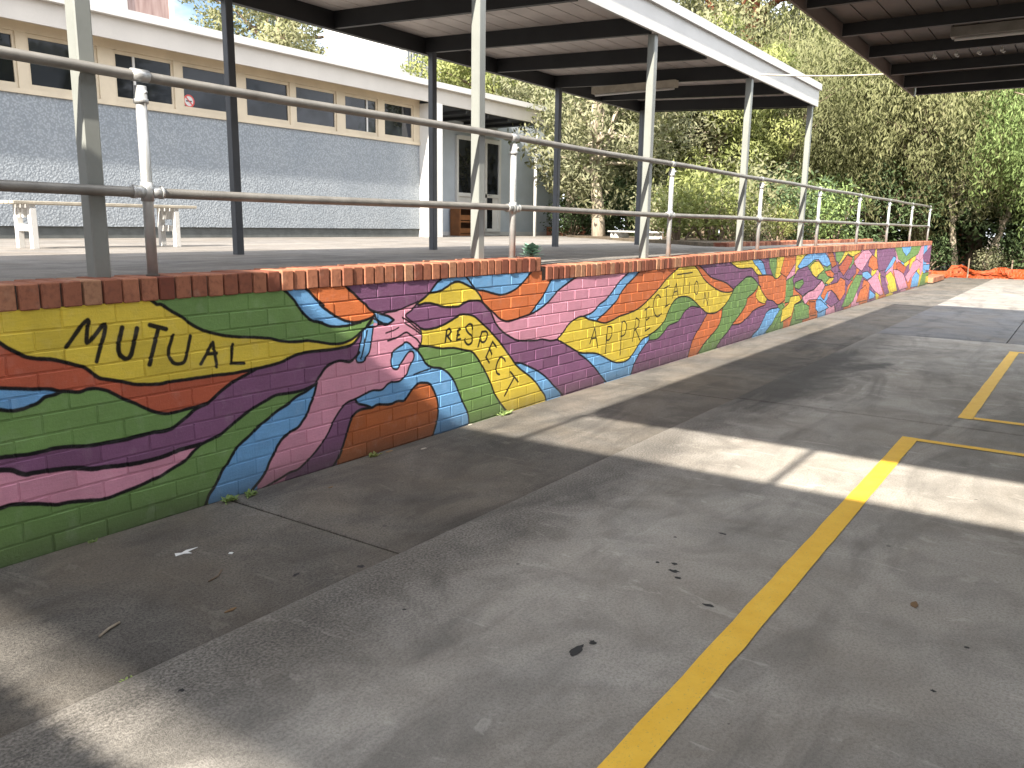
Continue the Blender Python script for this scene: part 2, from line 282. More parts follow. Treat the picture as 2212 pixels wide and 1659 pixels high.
POLYS=[
('O',[(11701,1035),(12174,1061),(12245,894),(11834,702),(11537,777)]),
('G',[(12312,277),(12747,300),(13131,204),(13186,19),(12828,18),(12452,42)]),
('Y',[(12101,415),(12532,411),(12687,326),(12336,283),(12229,120),(11712,70),(11758,259),(12029,319)]),
('B',[(12337,833),(12684,986),(13075,1046),(13780,1034),(14100,915),(14260,821),(14019,779),(13728,820),(13459,914),(13200,913),(12941,844),(12475,800)]),
('P',[(12350,789),(12863,832),(13185,683),(13497,607),(13775,578),(13313,451),(13061,441),(12723,385),(12328,497),(12136,653)]),
('Y',[(13006,812),(13209,882),(13466,891),(13733,804),(13875,743),(13647,696),(13400,635),(13183,690)]),
('G',[(12272,610),(12649,644),(12747,580),(12508,495),(12267,537)]),
('K',[(12703,363),(13063,433),(13315,443),(13778,570),(13990,487),(13756,354),(13541,279),(13103,299),(12899,243)]),
('O',[(13886,711),(14261,722),(14514,654),(14440,582),(14100,629)]),
('Y',[(14241,590),(14538,586),(14457,531),(14216,476),(13979,520)]),
('O',[(13996,471),(14809,489),(14990,567),(15334,508),(15419,282),(15069,153),(14782,276),(14443,380),(14187,370),(13977,242),(13767,321)]),
('P',[(14230,242),(14446,372),(14785,267),(15000,149),(14510,89),(14084,202)]),
('B',[(13513,272),(13785,263),(14345,92),(13733,47),(13529,127)]),
('N',[(13110,275),(13461,252),(13590,26),(13237,39)]),
('N',[(13882,1050),(14261,1033),(14646,797),(14358,751)]),
('G',[(14421,1063),(15047,1065),(15063,897),(14819,814),(14578,864)]),
('Y',[(15189,1063),(16609,1079),(16328,975),(15736,904),(15367,969),(14953,821),(14699,773),(15047,942)]),
('R',[(15327,947),(15741,892),(15722,811),(15473,691),(15178,587),(14752,749),(15004,808)]),
('P',[(15833,784),(16122,704),(16118,585),(15600,488),(15287,548),(15618,697)]),
('K',[(16535,995),(16969,1025),(17367,918),(17016,788),(16586,615),(16122,704),(15871,819)]),
('O',[(17372,905),(17832,831),(18059,614),(17635,590),(17113,697),(17175,821)]),
('P',[(17759,988),(19484,1030),(19889,825),(19217,575),(18214,556),(17932,750)]),
('B',[(19588,832),(19913,782),(19420,596),(18704,497),(19102,662)]),
('G',[(16176,570),(16730,536),(16484,337),(16060,81),(15730,20),(15242,31),(15701,354)]),
('B',[(16652,588),(17099,597),(17566,476),(17114,432),(16684,513)]),
('K',[(17905,541),(18391,320),(18855,48),(18524,41),(17887,172),(17184,403)]),
('O',[(16622,268),(17041,334),(17275,194),(17290,25),(16339,38)]),
('B',[(17439,223),(18054,83),(17892,26),(17466,27)]),
('P',[(18319,471),(18821,396),(19489,39),(19003,26),(18552,258)]),
('Y',[(18870,435),(19391,513),(19917,349),(20392,32),(19638,31),(19232,266)]),
('K',[(19665,545),(20701,480),(21115,328),(21708,36),(20627,33),(19994,345)]),
('R',[(19914,638),(20184,702),(21247,536),(20994,393),(19961,550)]),
('G',[(19550,1044),(23127,1049),(22696,812),(21822,736),(20939,637),(20160,747)]),
('B',[(20393,1033),(21634,1049),(21550,896),(21095,799),(20620,913)]),
('K',[(22061,636),(22585,686),(23330,584),(22936,432),(22238,345),(21642,149),(21200,324),(21722,459)]),
('P',[(23413,765),(24829,1031),(25081,517),(23732,590)]),
('B',[(22674,392),(23233,272),(23114,-5),(22073,17),(22204,250)]),
('B',[(23672,524),(24978,503),(25002,307),(23869,383)]),
('G',[(23622,290),(25002,307),(25233,-24),(23317,-15)]),
('Y',[(24299,212),(24860,189),(24871,11),(24211,25)])]
def raster_mural(X0,X1,Z0,Z1,R,STROKES,N_TEXT,SEEDS,POLYS,PAL):
    nx=int((X1-X0)/R); nz=int((Z1-Z0)/R)
    def smooth(p,n=6):
        p=np.array(p,float)
        if len(p)<4: return p
        q=np.vstack([2*p[0]-p[1],p,2*p[-1]-p[-2]]); o=[]
        for i in range(1,len(q)-2):
            t=np.linspace(0,1,n,endpoint=False)[:,None]
            a,b,c,d=q[i-1],q[i],q[i+1],q[i+2]
            o.append(.5*((2*b)+(c-a)*t+(2*a-5*b+4*c-d)*t*t+(3*b-a-3*c+d)*t**3))
        return np.vstack(o+[p[-1:]])
    dist=np.full((nz,nx),1e9,np.float32); text=np.full((nz,nx),1e9,np.float32)
    for k,(w,pts) in enumerate(STROKES):
        istext=k>=len(STROKES)-N_TEXT
        A=text if istext else dist
        pl=np.array(pts,float)/1000 if istext and len(pts)<5 else smooth(np.array(pts,float)/1000)
        hw=w/2000; pad=hw+3*R
        for a,b in zip(pl[:-1],pl[1:]):
            i0=int((min(a[0],b[0])-pad-X0)/R);i1=int((max(a[0],b[0])+pad-X0)/R)+1
            j0=int((min(a[1],b[1])-pad-Z0)/R);j1=int((max(a[1],b[1])+pad-Z0)/R)+1
            i0=max(i0,0);j0=max(j0,0);i1=min(i1,nx);j1=min(j1,nz)
            if i0>=i1 or j0>=j1: continue
            xs=X0+(np.arange(i0,i1)+.5)*R; zs=Z0+(np.arange(j0,j1)+.5)*R
            d=b-a; L2=d@d+1e-12
            t=np.clip(((xs[None,:]-a[0])*d[0]+(zs[:,None]-a[1])*d[1])/L2,0,1)
            dd=np.hypot(xs[None,:]-a[0]-t*d[0],zs[:,None]-a[1]-t*d[1])-hw
            A[j0:j1,i0:i1]=np.minimum(A[j0:j1,i0:i1],dd)
    free=dist>-.001
    xc=X0+(np.arange(nx)+.5)*R; zc=Z0+(np.arange(nz)+.5)*R
    free&=(zc[:,None]>.004)&(zc[:,None]<np.interp(xc,[0,5.42,5.43,6.8,12.9,25],[.998,1.022,.948,.952,1.006,1.01])[None,:])
    par=[]
    def find(a):
        while par[a]!=a: par[a]=par[par[a]]; a=par[a]
        return a
    lab=np.full((nz,nx),-1,np.int32); prev=[]
    for j in range(nz):
        r=free[j].astype(np.int8); e=np.diff(np.concatenate([[0],r,[0]])); s=np.nonzero(e==1)[0]; t=np.nonzero(e==-1)[0]
        cur=[]; pi=0
        for a,b in zip(s.tolist(),t.tolist()):
            l=len(par); par.append(l); cur.append((a,b,l)); lab[j,a:b]=l
            while pi<len(prev) and prev[pi][1]<=a: pi+=1
            q=pi
            while q<len(prev) and prev[q][0]<b:
                x,y=find(l),find(prev[q][2]); par[x]=y; q+=1
        prev=cur
    root=np.array([find(i) for i in range(len(par))]); lab=np.where(lab>=0,root[lab],-1)
    names=list(PAL); colid=np.full(len(par)+1,-1,np.int32); hits={}
    for c,x,z in SEEDS:
        i=int((x/1000-X0)/R); j=int((z/1000-Z0)/R)
        if 0<=i<nx and 0<=j<nz and lab[j,i]>=0:
            colid[lab[j,i]]=names.index(c)

    ids=np.where(lab>=0,colid[lab],-1)
    # spread colours under the lines
    for _ in range(60):
        m=ids<0
        if not m.any(): break
        for ax,sh in ((1,1),(1,-1),(0,1),(0,-1)):
            r=np.roll(ids,sh,ax); ids=np.where((ids<0)&(r>=0),r,ids)
    ids[ids<0]=names.index('P')
    pd=np.full((nz,nx),1e9,np.float32)
    rg=np.random.default_rng(5); XM=11.95
    cx=np.concatenate([np.full(3,x)+rg.uniform(-.25,.25,3) for x in np.arange(XM,X1,.62)]); cz=np.concatenate([np.array([.17,.5,.83])+rg.uniform(-.15,.15,3) for x in np.arange(XM,X1,.62)])
    cc=rg.choice([names.index(n) for n in 'YGOPKBPKO'],len(cx))
    i0=int((XM-.1-X0)/R); xs=X0+(np.arange(i0,nx)+.5)*R; zs=Z0+(np.arange(nz)+.5)*R
    b1=np.full((nz,nx-i0),1e9);b2=b1.copy();bi=np.zeros(b1.shape,int)
    for k in range(len(cx)):
        a0=max(int((cx[k]-1.6-X0)/R)-i0,0);a1=min(int((cx[k]+1.6-X0)/R)-i0,nx-i0)
        if a0>=a1: continue
        d=np.hypot((xs[None,a0:a1]-cx[k])*.75,zs[:,None]-cz[k]); s1=b1[:,a0:a1];s2=b2[:,a0:a1];si=bi[:,a0:a1]
        n=d<s1; s2[:]=np.where(n,s1,np.minimum(s2,d)); si[n]=k; s1[n]=d[n]
    ids[:,i0:]=cc[bi]; pd[:,i0:]=(b2-b1)/1.6; dist[:,i0:]=1e9
    for c,pts in POLYS:
        p=np.array(pts,float)/1000
        i0=max(int((p[:,0].min()-X0)/R)-4,0);i1=min(int((p[:,0].max()-X0)/R)+4,nx);j0=max(int((p[:,1].min()-Z0)/R)-4,0);j1=min(int((p[:,1].max()-Z0)/R)+4,nz)
        if i0>=i1 or j0>=j1: continue
        xs=(X0+(np.arange(i0,i1)+.5)*R)[None,:]; zs=(Z0+(np.arange(j0,j1)+.5)*R)[:,None]
        ins=np.zeros((j1-j0,i1-i0),bool); dm=np.full(ins.shape,1e9)
        for a,b in zip(p,np.roll(p,-1,0)):
            cond=((a[1]>zs)!=(b[1]>zs)); xi=a[0]+(zs-a[1])*(b[0]-a[0])/((b[1]-a[1]) or 1e-9); ins^=cond&(xs<xi)
            d=b-a; t=np.clip(((xs-a[0])*d[0]+(zs-a[1])*d[1])/(d@d+1e-12),0,1); dm=np.minimum(dm,np.hypot(xs-a[0]-t*d[0],zs-a[1]-t*d[1]))
        sub=ids[j0:j1,i0:i1]; sub[ins]=names.index(c)
        ps=pd[j0:j1,i0:i1]; ps[ins]=1e9; np.minimum(ps,dm,out=ps)
        ds=dist[j0:j1,i0:i1]; ds[ins]=1e9
    dist=np.minimum(dist,pd-.007)
    pal=np.array([PAL[n] for n in names]); img=pal[ids]
    ink=np.clip(.5-dist/R/1.2,0,1)*.99; ink=np.maximum(ink,np.clip(.5-text/R/1.2,0,1)*.98)
    return img*(1-ink[...,None])+np.array([.006,.0055,.007])*ink[...,None]
# ------------------------------------------------------------------ material library
def concrete(name, c1, c2, speck, stain=None, rough=.85, gutter=False):
    k=NT(name); p=k.pos()
    big=k.noise(p,.55,6,.6,.4); mid=k.noise(p,3.2,6,.6,.6); fine=k.noise(p,95,3,.7); grit=k.noise(p,260,2,.6)
    cc=k.mix(k.ramp(big,[(.32,0),(.68,1)]), c1, c2)
    cc=k.mix(k.math('MULTIPLY',k.ramp(mid,[(.40,0),(.70,1)]),.66), cc, tuple(x*.55 for x in c1))
    cc=k.mix(k.math('MULTIPLY',k.ramp(fine,[(.45,0),(.62,1)]),speck), cc, tuple(x*.38 for x in c1))
    cc=k.mix(k.math('MULTIPLY',k.ramp(grit,[(.58,0),(.72,1)]),speck*.8), cc, tuple(min(1,x*1.7) for x in c2))
    cc=k.mix(k.math('MULTIPLY',k.ramp(k.noise(p,.9,5,.6,.8),[(.42,0),(.66,1)]),.30), cc, (.20,.155,.105))
    # oily smears drawn out by feet and wheels
    mpv=k.n('Mapping',{'Vector':p,'Scale':(.45,1.7,1)}).outputs[0]
    sm=k.noise(mpv,1.15,7,.62,1.2)
    cc=k.mix(k.math('MULTIPLY',k.ramp(sm,[(.50,0),(.68,1)]),.62), cc, tuple(x*.36 for x in c1))
    wv=k.noise(k.n('Mapping',{'Vector':p,'Scale':(2.2,.7,1),'Location':(3,1,0)}).outputs[0],2.4,8,.66,2.0)
    cc=k.mix(k.math('MULTIPLY',k.ramp(wv,[(.6,0),(.66,1),(.74,0)]),.28), cc, tuple(min(1,x*1.45) for x in c2))
    vo=k.n('TexVoronoi',{'Vector':k.n('Mapping',{'Vector':p,'Scale':(1.0,1.0,0)}).outputs[0],'Scale':3.4,'Randomness':1.0},feature='F1').outputs['Distance']
    wob=k.math('MULTIPLY_ADD',fine,.05) 
    spot=k.math('LESS_THAN',k.math('ADD',vo,k.math('MULTIPLY',k.noise(p,14,3),.10)),.085)
    cc=k.mix(k.math('MULTIPLY',spot,.5), cc, (.035,.032,.03))
    if gutter:
        px_=k.xyz(p); ex=k.math('MULTIPLY',k.math('SUBTRACT',px_[0],8.0),.42); ey=k.math('MULTIPLY',k.math('ADD',px_[1],1.35),1.35)
        rr=k.math('ADD',k.math('ADD',k.math('MULTIPLY',ex,ex),k.math('MULTIPLY',ey,ey)),k.math('MULTIPLY',k.math('SUBTRACT',sm,.5),3.2))
        damp=k.ramp(rr,[(.25,1),(.75,0)]); cc=k.mix(k.math('MULTIPLY',damp,.80),cc,(.045,.043,.042))
        scf=k.noise(k.n('Mapping',{'Vector':p,'Rotation':(0,0,.5),'Scale':(.9,3.0,1)}).outputs[0],3.0,9,.75,1.6)
        ring=k.ramp(rr,[(.45,0),(.95,1),(1.7,0)])
        cc=k.mix(k.math('MULTIPLY',ring,k.ramp(scf,[(.53,0),(.62,.55)])),cc,(.48,.45,.41))
        y=k.xyz(p)[1]; yy=k.math('ADD',y,k.math('MULTIPLY',k.math('SUBTRACT',mid,.5),.5))
        d=k.math('ABSOLUTE',k.math('ADD',yy,1.36))
        g=k.ramp(d,[(0,1),(.12,.85),(.55,0)])
        cc=k.mix(k.math('MULTIPLY',k.math('MULTIPLY',g,k.ramp(fine,[(.30,.35),(.62,1.0)])),.85), cc, (.045,.041,.037))
    h=k.math('ADD',k.math('MULTIPLY',fine,.6),k.math('MULTIPLY',grit,.5)); k.bump(h,.8,.006)
    return k.fin(cc, k.ramp(mid,[(.3,rough-.12),(.7,rough)]), 0, .35)
M={}
M['slab']=concrete('concrete_slab',(.355,.328,.29),(.465,.432,.385),.42,gutter=True)
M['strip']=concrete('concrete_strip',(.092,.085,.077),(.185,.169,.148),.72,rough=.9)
M['dark_slab']=concrete('sealed_slab',(.125,.122,.125),(.165,.160,.162),.4,rough=.8)
M['toned_slab']=concrete('toned_slab',(.235,.217,.195),(.305,.283,.255),.4)  # darker slab copy, colour lowered to offset overbright sun on the far slabs
M['plat']=concrete('platform_concrete',(.200,.182,.163),(.258,.235,.212),.35)
M['joint']=plain('joint_dirt',(.05,.045,.038),.95)
M['soil']=concrete('garden_soil',(.10,.075,.05),(.16,.125,.085),.9,rough=.95)
M['yellow']=None
k=NT('line_paint'); p=k.pos(); w=k.noise(p,9,6,.65); f=k.noise(p,140,3,.7)
cc=k.mix(k.ramp(w,[(.35,0),(.65,1)]),(.86,.49,.030),(.92,.56,.050)); cc=k.mix(k.math('MULTIPLY',k.ramp(f,[(.60,0),(.70,1)]),.55),cc,(.25,.20,.13)); cc=k.mix(k.ramp(k.noise(p,26,5,.7),[(.70,0),(.76,.8)]),cc,(.22,.19,.15)); k.bump(f,.3,.002)
M['yellow']=k.fin(cc,.6,0,.4)
M['steel_grey']=plain('painted_steel',(.205,.213,.195),.42,.10,4,fine=60,spec=.5)
M['steel_dark']=plain('dark_steel',(.020,.021,.023),.5,.2,4)
M['steel_blue']=plain('charcoal_steel',(.075,.082,.092),.45,.15,4)
M['galv']=plain('galvanised_pipe',(.47,.47,.455),.42,.16,14,metal=.55,fine=160)
M['rail']=plain('weathered_pipe',(.24,.225,.20),.5,.22,8,metal=.35,fine=120)
M['cream_fascia']=plain('cream_fascia',(.57,.525,.47),.5,.06,2)
M['white']=plain('white_fascia',(.56,.545,.52),.5,.06,2)
M['whitepaint']=plain('white_paint',(.60,.59,.565),.55,.05,3)
M['brown']=plain('brown_fascia',(.14,.10,.085),.5,.12,3)
M['soffit']=plain('roof_sheet_underside',(.56,.51,.48),.45,.22,2.2,fine=30)
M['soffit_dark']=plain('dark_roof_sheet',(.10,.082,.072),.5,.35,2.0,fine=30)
M['roofmetal']=plain('roof_metal',(.62,.62,.62),.4,.1,3)
M['cream']=plain('cream_timber',(.58,.49,.36),.55,.1,3)
k=NT('spatter_render'); p=k.pos(); a=k.noise(p,30,3,.6); b=k.noise(p,1.2,5,.6); v=k.n('TexVoronoi',{'Vector':p,'Scale':34.0},feature='F1').outputs['Distance']
cc=k.mix(k.ramp(b,[(.3,0),(.7,1)]),(.272,.298,.322),(.330,.352,.370)); cc=k.mix(k.math('MULTIPLY',k.ramp(a,[(.5,0),(.66,1)]),.35),cc,(.36,.38,.395)); cc=k.mix(k.math('MULTIPLY',k.ramp(v,[(.30,0),(.6,1)]),.5),cc,(.14,.155,.17))
k.bump(k.math('ADD',a,k.math('MULTIPLY',v,-.8)),.55,.012); M['render']=k.fin(cc,.9,0,.2)
M['render_lit']=plain('lit_blue_wall',(.44,.48,.52),.85,.08,2,fine=45,bump=.4)  # paler base puts sunlight into the porch wall's colour
M['skirt']=plain('base_course',(.10,.105,.10),.9,.2,8)
k=NT('window_glass'); p=k.pos(); z=k.xyz(p)[2]; cc=k.mix(k.ramp(k.noise(p,1.6,2),[(.45,0),(.55,1)]),(.008,.009,.011),(.025,.028,.034)); M['glass']=k.fin(cc,.03,0,.28)
M['blind']=plain('roller_blind',(.16,.18,.20),.8,.1,3)
k=NT('rubbed_brick'); p=k.pos(); oi=k.n('ObjectInfo').outputs['Random']; a=k.noise(p,40,4,.65); b=k.noise(p,7,3)
cc=k.mix(k.ramp(oi,[(0,0),(.35,.35),(.7,.75),(1,1)]),(.175,.056,.036),(.42,.175,.098)); cc=k.mix(k.math('MULTIPLY',k.ramp(oi,[(.82,0),(.9,1)]),.5),cc,(.30,.20,.12)); cc=k.mix(k.math('MULTIPLY',k.ramp(a,[(.45,0),(.7,1)]),.5),cc,(.12,.05,.035)); cc=k.mix(k.math('MULTIPLY',k.ramp(b,[(.6,0),(.75,1)]),.3),cc,(.42,.34,.27)); k.bump(a,.5,.004); M['brick']=k.fin(cc,.88,0,.25)
M['mortar']=plain('mortar',(.10,.078,.062),.95,.2,20)
M['wood']=plain('brown_timber',(.22,.085,.028),.5,.25,5)
M['wood_dark']=plain('timber_inside',(.07,.028,.012),.6,.2,5)
M['timber_grey']=plain('weathered_timber',(.40,.36,.29),.7,.2,9)
M['brownclad']=None
k=NT('brown_cladding'); p=k.pos(); a=k.noise(k.n('Mapping',{'Vector':p,'Scale':(1,1,.12)}).outputs[0],6,4); M['brownclad']=k.fin(k.mix(k.ramp(a,[(.35,0),(.65,1)]),(.24,.15,.13),(.40,.29,.26)),.8)
M['orange_net']=plain('orange_barrier_mesh',(.36,.06,.014),.6,.2,5)
M['red']=plain('sign_red',(.55,.06,.05),.4,.05); M['black']=plain('sign_black',(.03,.03,.03),.5,.05)
def bark(name,c1,c2):
    k=NT(name); p=k.pos(); a=k.noise(k.n('Mapping',{'Vector':p,'Scale':(1,1,.25)}).outputs[0],7,5,.65,.5); k.bump(a,.6,.03); return k.fin(k.mix(k.ramp(a,[(.35,0),(.65,1)]),c1,c2),.9,0,.2)
M['bark']=bark('gum_bark',(.11,.075,.05),(.26,.20,.15)); M['bark_red']=bark('red_bark',(.15,.045,.025),(.30,.10,.055)); M['bark_pale']=bark('pale_bark',(.22,.18,.13),(.42,.36,.28))
def leafmat(name,c1,c2,c3,tr=.42):
    k=NT(name); o=k.objc(); a=k.noise(o,.75,3,.6); b=k.noise(o,9,2,.7); rn=k.n('ObjectInfo').outputs['Random']
    cc=k.mix(k.ramp(a,[(.35,0),(.65,1)]),c1,c2); cc=k.mix(k.ramp(b,[(.60,0),(.68,.8)]),cc,c3); cc=k.mix(k.math('MULTIPLY',rn,.3),cc,tuple(x*.7 for x in c1))
    k.fin(cc,.6,0,.2); t=k.n('BsdfTranslucent'); k.set(t.inputs['Color'],k.mix(.5,cc,(.16,.20,.02)))
    ms=k.n('MixShader',{'Fac':tr}); k.t.links.new(k.b.outputs[0],ms.inputs[1]); k.t.links.new(t.outputs[0],ms.inputs[2]); k.t.links.new(ms.outputs[0],k.out.inputs[0]); return k.m
M['leaf_olive']=leafmat('olive_leaves',(0.219,0.226,0.122),(0.376,0.362,0.206),(0.367,0.334,0.219))
M['leaf_yellow']=leafmat('yellow_green_leaves',(0.227,0.262,0.092),(0.374,0.388,0.146),(0.429,0.387,0.188))
M['leaf_grey']=leafmat('grey_green_leaves',(0.226,0.234,0.139),(0.355,0.343,0.207),(0.399,0.329,0.216))
M['leaf_lime']=leafmat('bright_green_leaves',(0.198,0.283,0.099),(0.348,0.440,0.163),(0.269,0.297,0.127),.35)
M['leaf_weep']=leafmat('pepper_leaves',(.175,.185,.085),(.300,.298,.150),(.33,.29,.18),.42)
M['leaf_dark']=leafmat('dark_green_leaves',(0.055,0.086,0.038),(0.112,0.159,0.066),(0.141,0.150,0.066),.15)
M['leaf_blue']=leafmat('blue_green_leaves',(0.217,0.372,0.295),(0.341,0.527,0.419),(0.279,0.434,0.310),.2)
M['leaf_litter']=plain('dry_leaf',(.22,.13,.06),.8,.3,20); M['paper']=plain('paper_scrap_white',(.75,.75,.74),.8,.05); M['tar']=plain('dried_tar',(.022,.021,.021),.7,.2,30)

# ------------------------------------------------------------------ ground
ground=tag(MB().add([(-120,-150,-.095),(260,-150,-.095),(260,190,-.095),(-120,190,-.095)],[(0,1,2,3)]).build('ground',M['soil']),kind='structure')
pave=tag(MB().add([(-14,-14,-.060),(28.9,-14,-.060),(28.9,-.0,-.060),(-14,-.0,-.060)],[(0,1,2,3)]).build('pavement',M['joint']),kind='structure')
def slab(x0,x1,y0,y1,zt,m,edge=.02):
    g=.006; c=edge
    a=[(x0+g,y0+g),(x1-g,y0+g),(x1-g,y1-g),(x0+g,y1-g)]; b=[(x0+g+c,y0+g+c),(x1-g-c,y0+g+c),(x1-g-c,y1-g-c),(x0+g+c,y1-g-c)]
    mb=MB().add([(x,y,-.059) for x,y in a]+[(x,y,zt-.4*c) for x,y in a]+[(x,y,zt) for x,y in b],[(8,9,10,11)]+[(i,(i+1)%4,4+(i+1)%4,4+i) for i in range(4)]+[(4+i,4+(i+1)%4,8+(i+1)%4,8+i) for i in range(4)])
    return mb.build('slab',m,pave)
xs=[-13.7,-9.66,-5.62,-1.58,2.46,6.5,10.54,14.58,18.62,22.66,28.8]
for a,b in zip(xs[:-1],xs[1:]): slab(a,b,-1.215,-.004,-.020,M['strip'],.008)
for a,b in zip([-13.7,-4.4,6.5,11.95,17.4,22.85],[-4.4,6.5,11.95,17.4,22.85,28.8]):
    m=M['dark_slab'] if a==11.95 else M['toned_slab'] if a>12 else M['slab']
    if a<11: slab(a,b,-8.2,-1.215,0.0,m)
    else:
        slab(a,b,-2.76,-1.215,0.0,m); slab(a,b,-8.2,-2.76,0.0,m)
    slab(a,b,-13.8,-8.2,0.0,M['slab'])
# ------------------------------------------------------------------ yellow markings
def line(pts,label):
    n=len(pts); mb=MB().add([(x,y,.004) for x,y in pts],[tuple(range(n))]); return tag(mb.build('painted_line',M['yellow']),label,'line marking','yellow court lines')
def wob(x0,y0,x1,y1,w,n=40,amp=.0025,seed=1):
    rr=random.Random(seed); d=Vector((x1-x0,y1-y0)); L=d.length; d/=L; q=Vector((-d.y,d.x)); A=[];B=[]
    for i in range(n+1):
        t=L*i/n; c=Vector((x0,y0))+d*t; A.append(c-q*(w/2+rr.uniform(-amp,amp))); B.append(c+q*(w/2+rr.uniform(-amp,amp)))
    return [tuple(v) for v in A+B[::-1]]
line(wob(-3.0,-2.655,5.95,-2.640,.098,60,seed=1),'broad yellow painted line running along the wall, nearest the camera')
line(wob(5.905,-2.685,5.905,-8,.075,30,seed=2),'yellow cross line starting at the end of the nearest broad line')
line(wob(6.82,-2.868,11.13,-2.905,.098,40,seed=3),'farther broad yellow painted line beyond the slab joint')
line(wob(6.875,-2.92,6.875,-8,.085,30,seed=4),'yellow cross line at the near end of the farther broad line')
line(wob(11.085,-2.955,11.085,-8,.085,30,seed=5),'yellow cross line at the far end of the farther broad line')

# ------------------------------------------------------------------ raised platform behind the wall
plat=MB(); zf=lambda y: 1.062+.0046*max(0,y-.2)
plat.add([(-12,.20,-.06),(24.55,.20,-.06),(24.55,40,-.06),(-12,40,-.06),(-12,.20,zf(.2)),(24.55,.20,zf(.2)),(24.55,40,zf(40)),(-12,40,zf(40))],[(3,2,1,0),(4,5,6,7),(0,1,5,4),(1,2,6,5),(2,3,7,6),(3,0,4,7)])
tag(plat.build('platform_paving',M['plat']),kind='structure')
GP=[(13.15,1.75),(14.2,2.75),(14.8,3.6),(15.9,4.8),(17.1,5.9),(18.3,7.5),(21.3,9.4),(24.5,9.4),(24.5,1.75)]
tag(MB().poly(GP[::-1],1.06,1.135).build('garden_bed',M['soil']),kind='structure')

# ------------------------------------------------------------------ mural wall
PAL={'Y':(.80,.61,.085),'G':(.205,.345,.115),'O':(.70,.21,.075),'R':(.55,.14,.075),'P':(.265,.12,.225),'K':(.75,.35,.45),'B':(.21,.45,.76),'N':(.50,.15,.05)}
MX0,MX1,MZ0,MZ1,MR=-3.0,25.0,-.1,1.1,.0035
arr=raster_mural(MX0,MX1,MZ0,MZ1,MR,STROKES,N_TEXT,SEEDS,POLYS,PAL)
im=bpy.data.images.new('mural_paint',arr.shape[1],arr.shape[0],alpha=False,float_buffer=False)
srgb=np.where(arr<=.0031308,arr*12.92,1.055*np.power(np.maximum(arr,1e-6),1/2.4)-.095)
px=np.ones((arr.shape[0],arr.shape[1],4),np.float32); px[...,:3]=srgb; im.pixels.foreach_set(px.ravel()); im.update(); im.pack()
k=NT('mural_paint'); p=k.pos(); s=k.xyz(p)
uv=k.n('CombineXYZ'); k.set(uv.inputs[0],k.math('MULTIPLY',k.math('SUBTRACT',s[0],MX0),1/(arr.shape[1]*MR))); k.set(uv.inputs[1],k.math('MULTIPLY',k.math('SUBTRACT',s[2],MZ0),1/(arr.shape[0]*MR)))
wv=k.n('TexNoise',{'Vector':p,'Scale':28.0,'Detail':3.0}); off=k.n('VectorMath',operation='MULTIPLY_ADD'); k.set(off.inputs[0],wv.outputs['Color']); off.inputs[1].default_value=(.00022,.0045,0); k.set(off.inputs[2],uv.outputs[0])
ti=k.n('TexImage',extension='EXTEND',interpolation='Linear'); ti.image=im; k.set(ti.inputs[0],off.outputs[0])
a=k.noise(p,5,6,.6); b=k.noise(p,70,4,.7); cc=k.mix(k.math('MULTIPLY',k.ramp(a,[(.35,0),(.7,1)]),.16),ti.outputs['Color'],(.05,.04,.035),'MIX')
cc=k.mix(k.math('MULTIPLY',k.ramp(b,[(.58,0),(.72,1)]),.05),cc,(.75,.72,.68))
cc=k.mix(k.math('MULTIPLY',k.ramp(k.noise(p,48,5,.75),[(.69,0),(.73,1)]),.75),cc,(.03,.028,.025))
dirt=k.ramp(k.math('ADD',s[2],k.math('MULTIPLY',k.math('SUBTRACT',a,.5),.12)),[(.0,1),(.07,.5),(.16,0)]); cc=k.mix(k.math('MULTIPLY',dirt,.55),cc,(.06,.055,.04))
br=k.n('ObjectInfo').outputs['Random']; st=k.noise(k.n('Mapping',{'Vector':p,'Scale':(3,1,26)}).outputs[0],5,4,.6); sh=k.math('MULTIPLY',k.ramp(br,[(0,.86),(.5,1.0),(1,1.06)]),k.ramp(st,[(.4,1.0),(.75,.88)])); cc=k.mix(1.0,cc,sh,'MULTIPLY'); bri=k.n('TexNoise',{'Vector':p,'Scale':11.0,'Detail':5.0}).outputs['Fac']; cc=k.mix(k.math('MULTIPLY',k.ramp(bri,[(.55,0),(.75,1)]),.06),cc,(.8,.78,.74))
k.bump(k.math('ADD',k.math('MULTIPLY',b,.8),k.math('MULTIPLY',a,.4)),.6,.006); M['mural']=k.fin(cc,.62,0,.22)
wall=thing('mural_wall','long low brick retaining wall painted with a rainbow ribbon mural and clasped hands','wall')
cb=lambda x: float(np.interp(x,[0,5.42,5.43,6.8,12.9,25],[.998,1.022,.948,.952,1.006,1.01]))   # underside of the coping
JT=lambda x: float(np.interp(x,[-3,5.42,12.9,25],[.985,1.022,1.02,1.01]))                        # top bed joint
core=MB()
for a,b in ((-3,5.42),(5.43,6.8),(6.8,12.9),(12.9,24.69)):
    za,zb=cb(a),cb(b)
    core.add([(a,.0036,-.06),(b,.0036,-.06),(b,.0036,zb),(a,.0036,za),(a,.195,-.06),(b,.195,-.06),(b,.195,zb),(a,.195,za)],[(0,1,2,3),(5,4,7,6),(3,2,6,7),(4,0,3,7),(1,5,6,2)])
core.build('mortar_bed',M['mural'],wall)
BL,CH=.2335,.087
proto=MB()
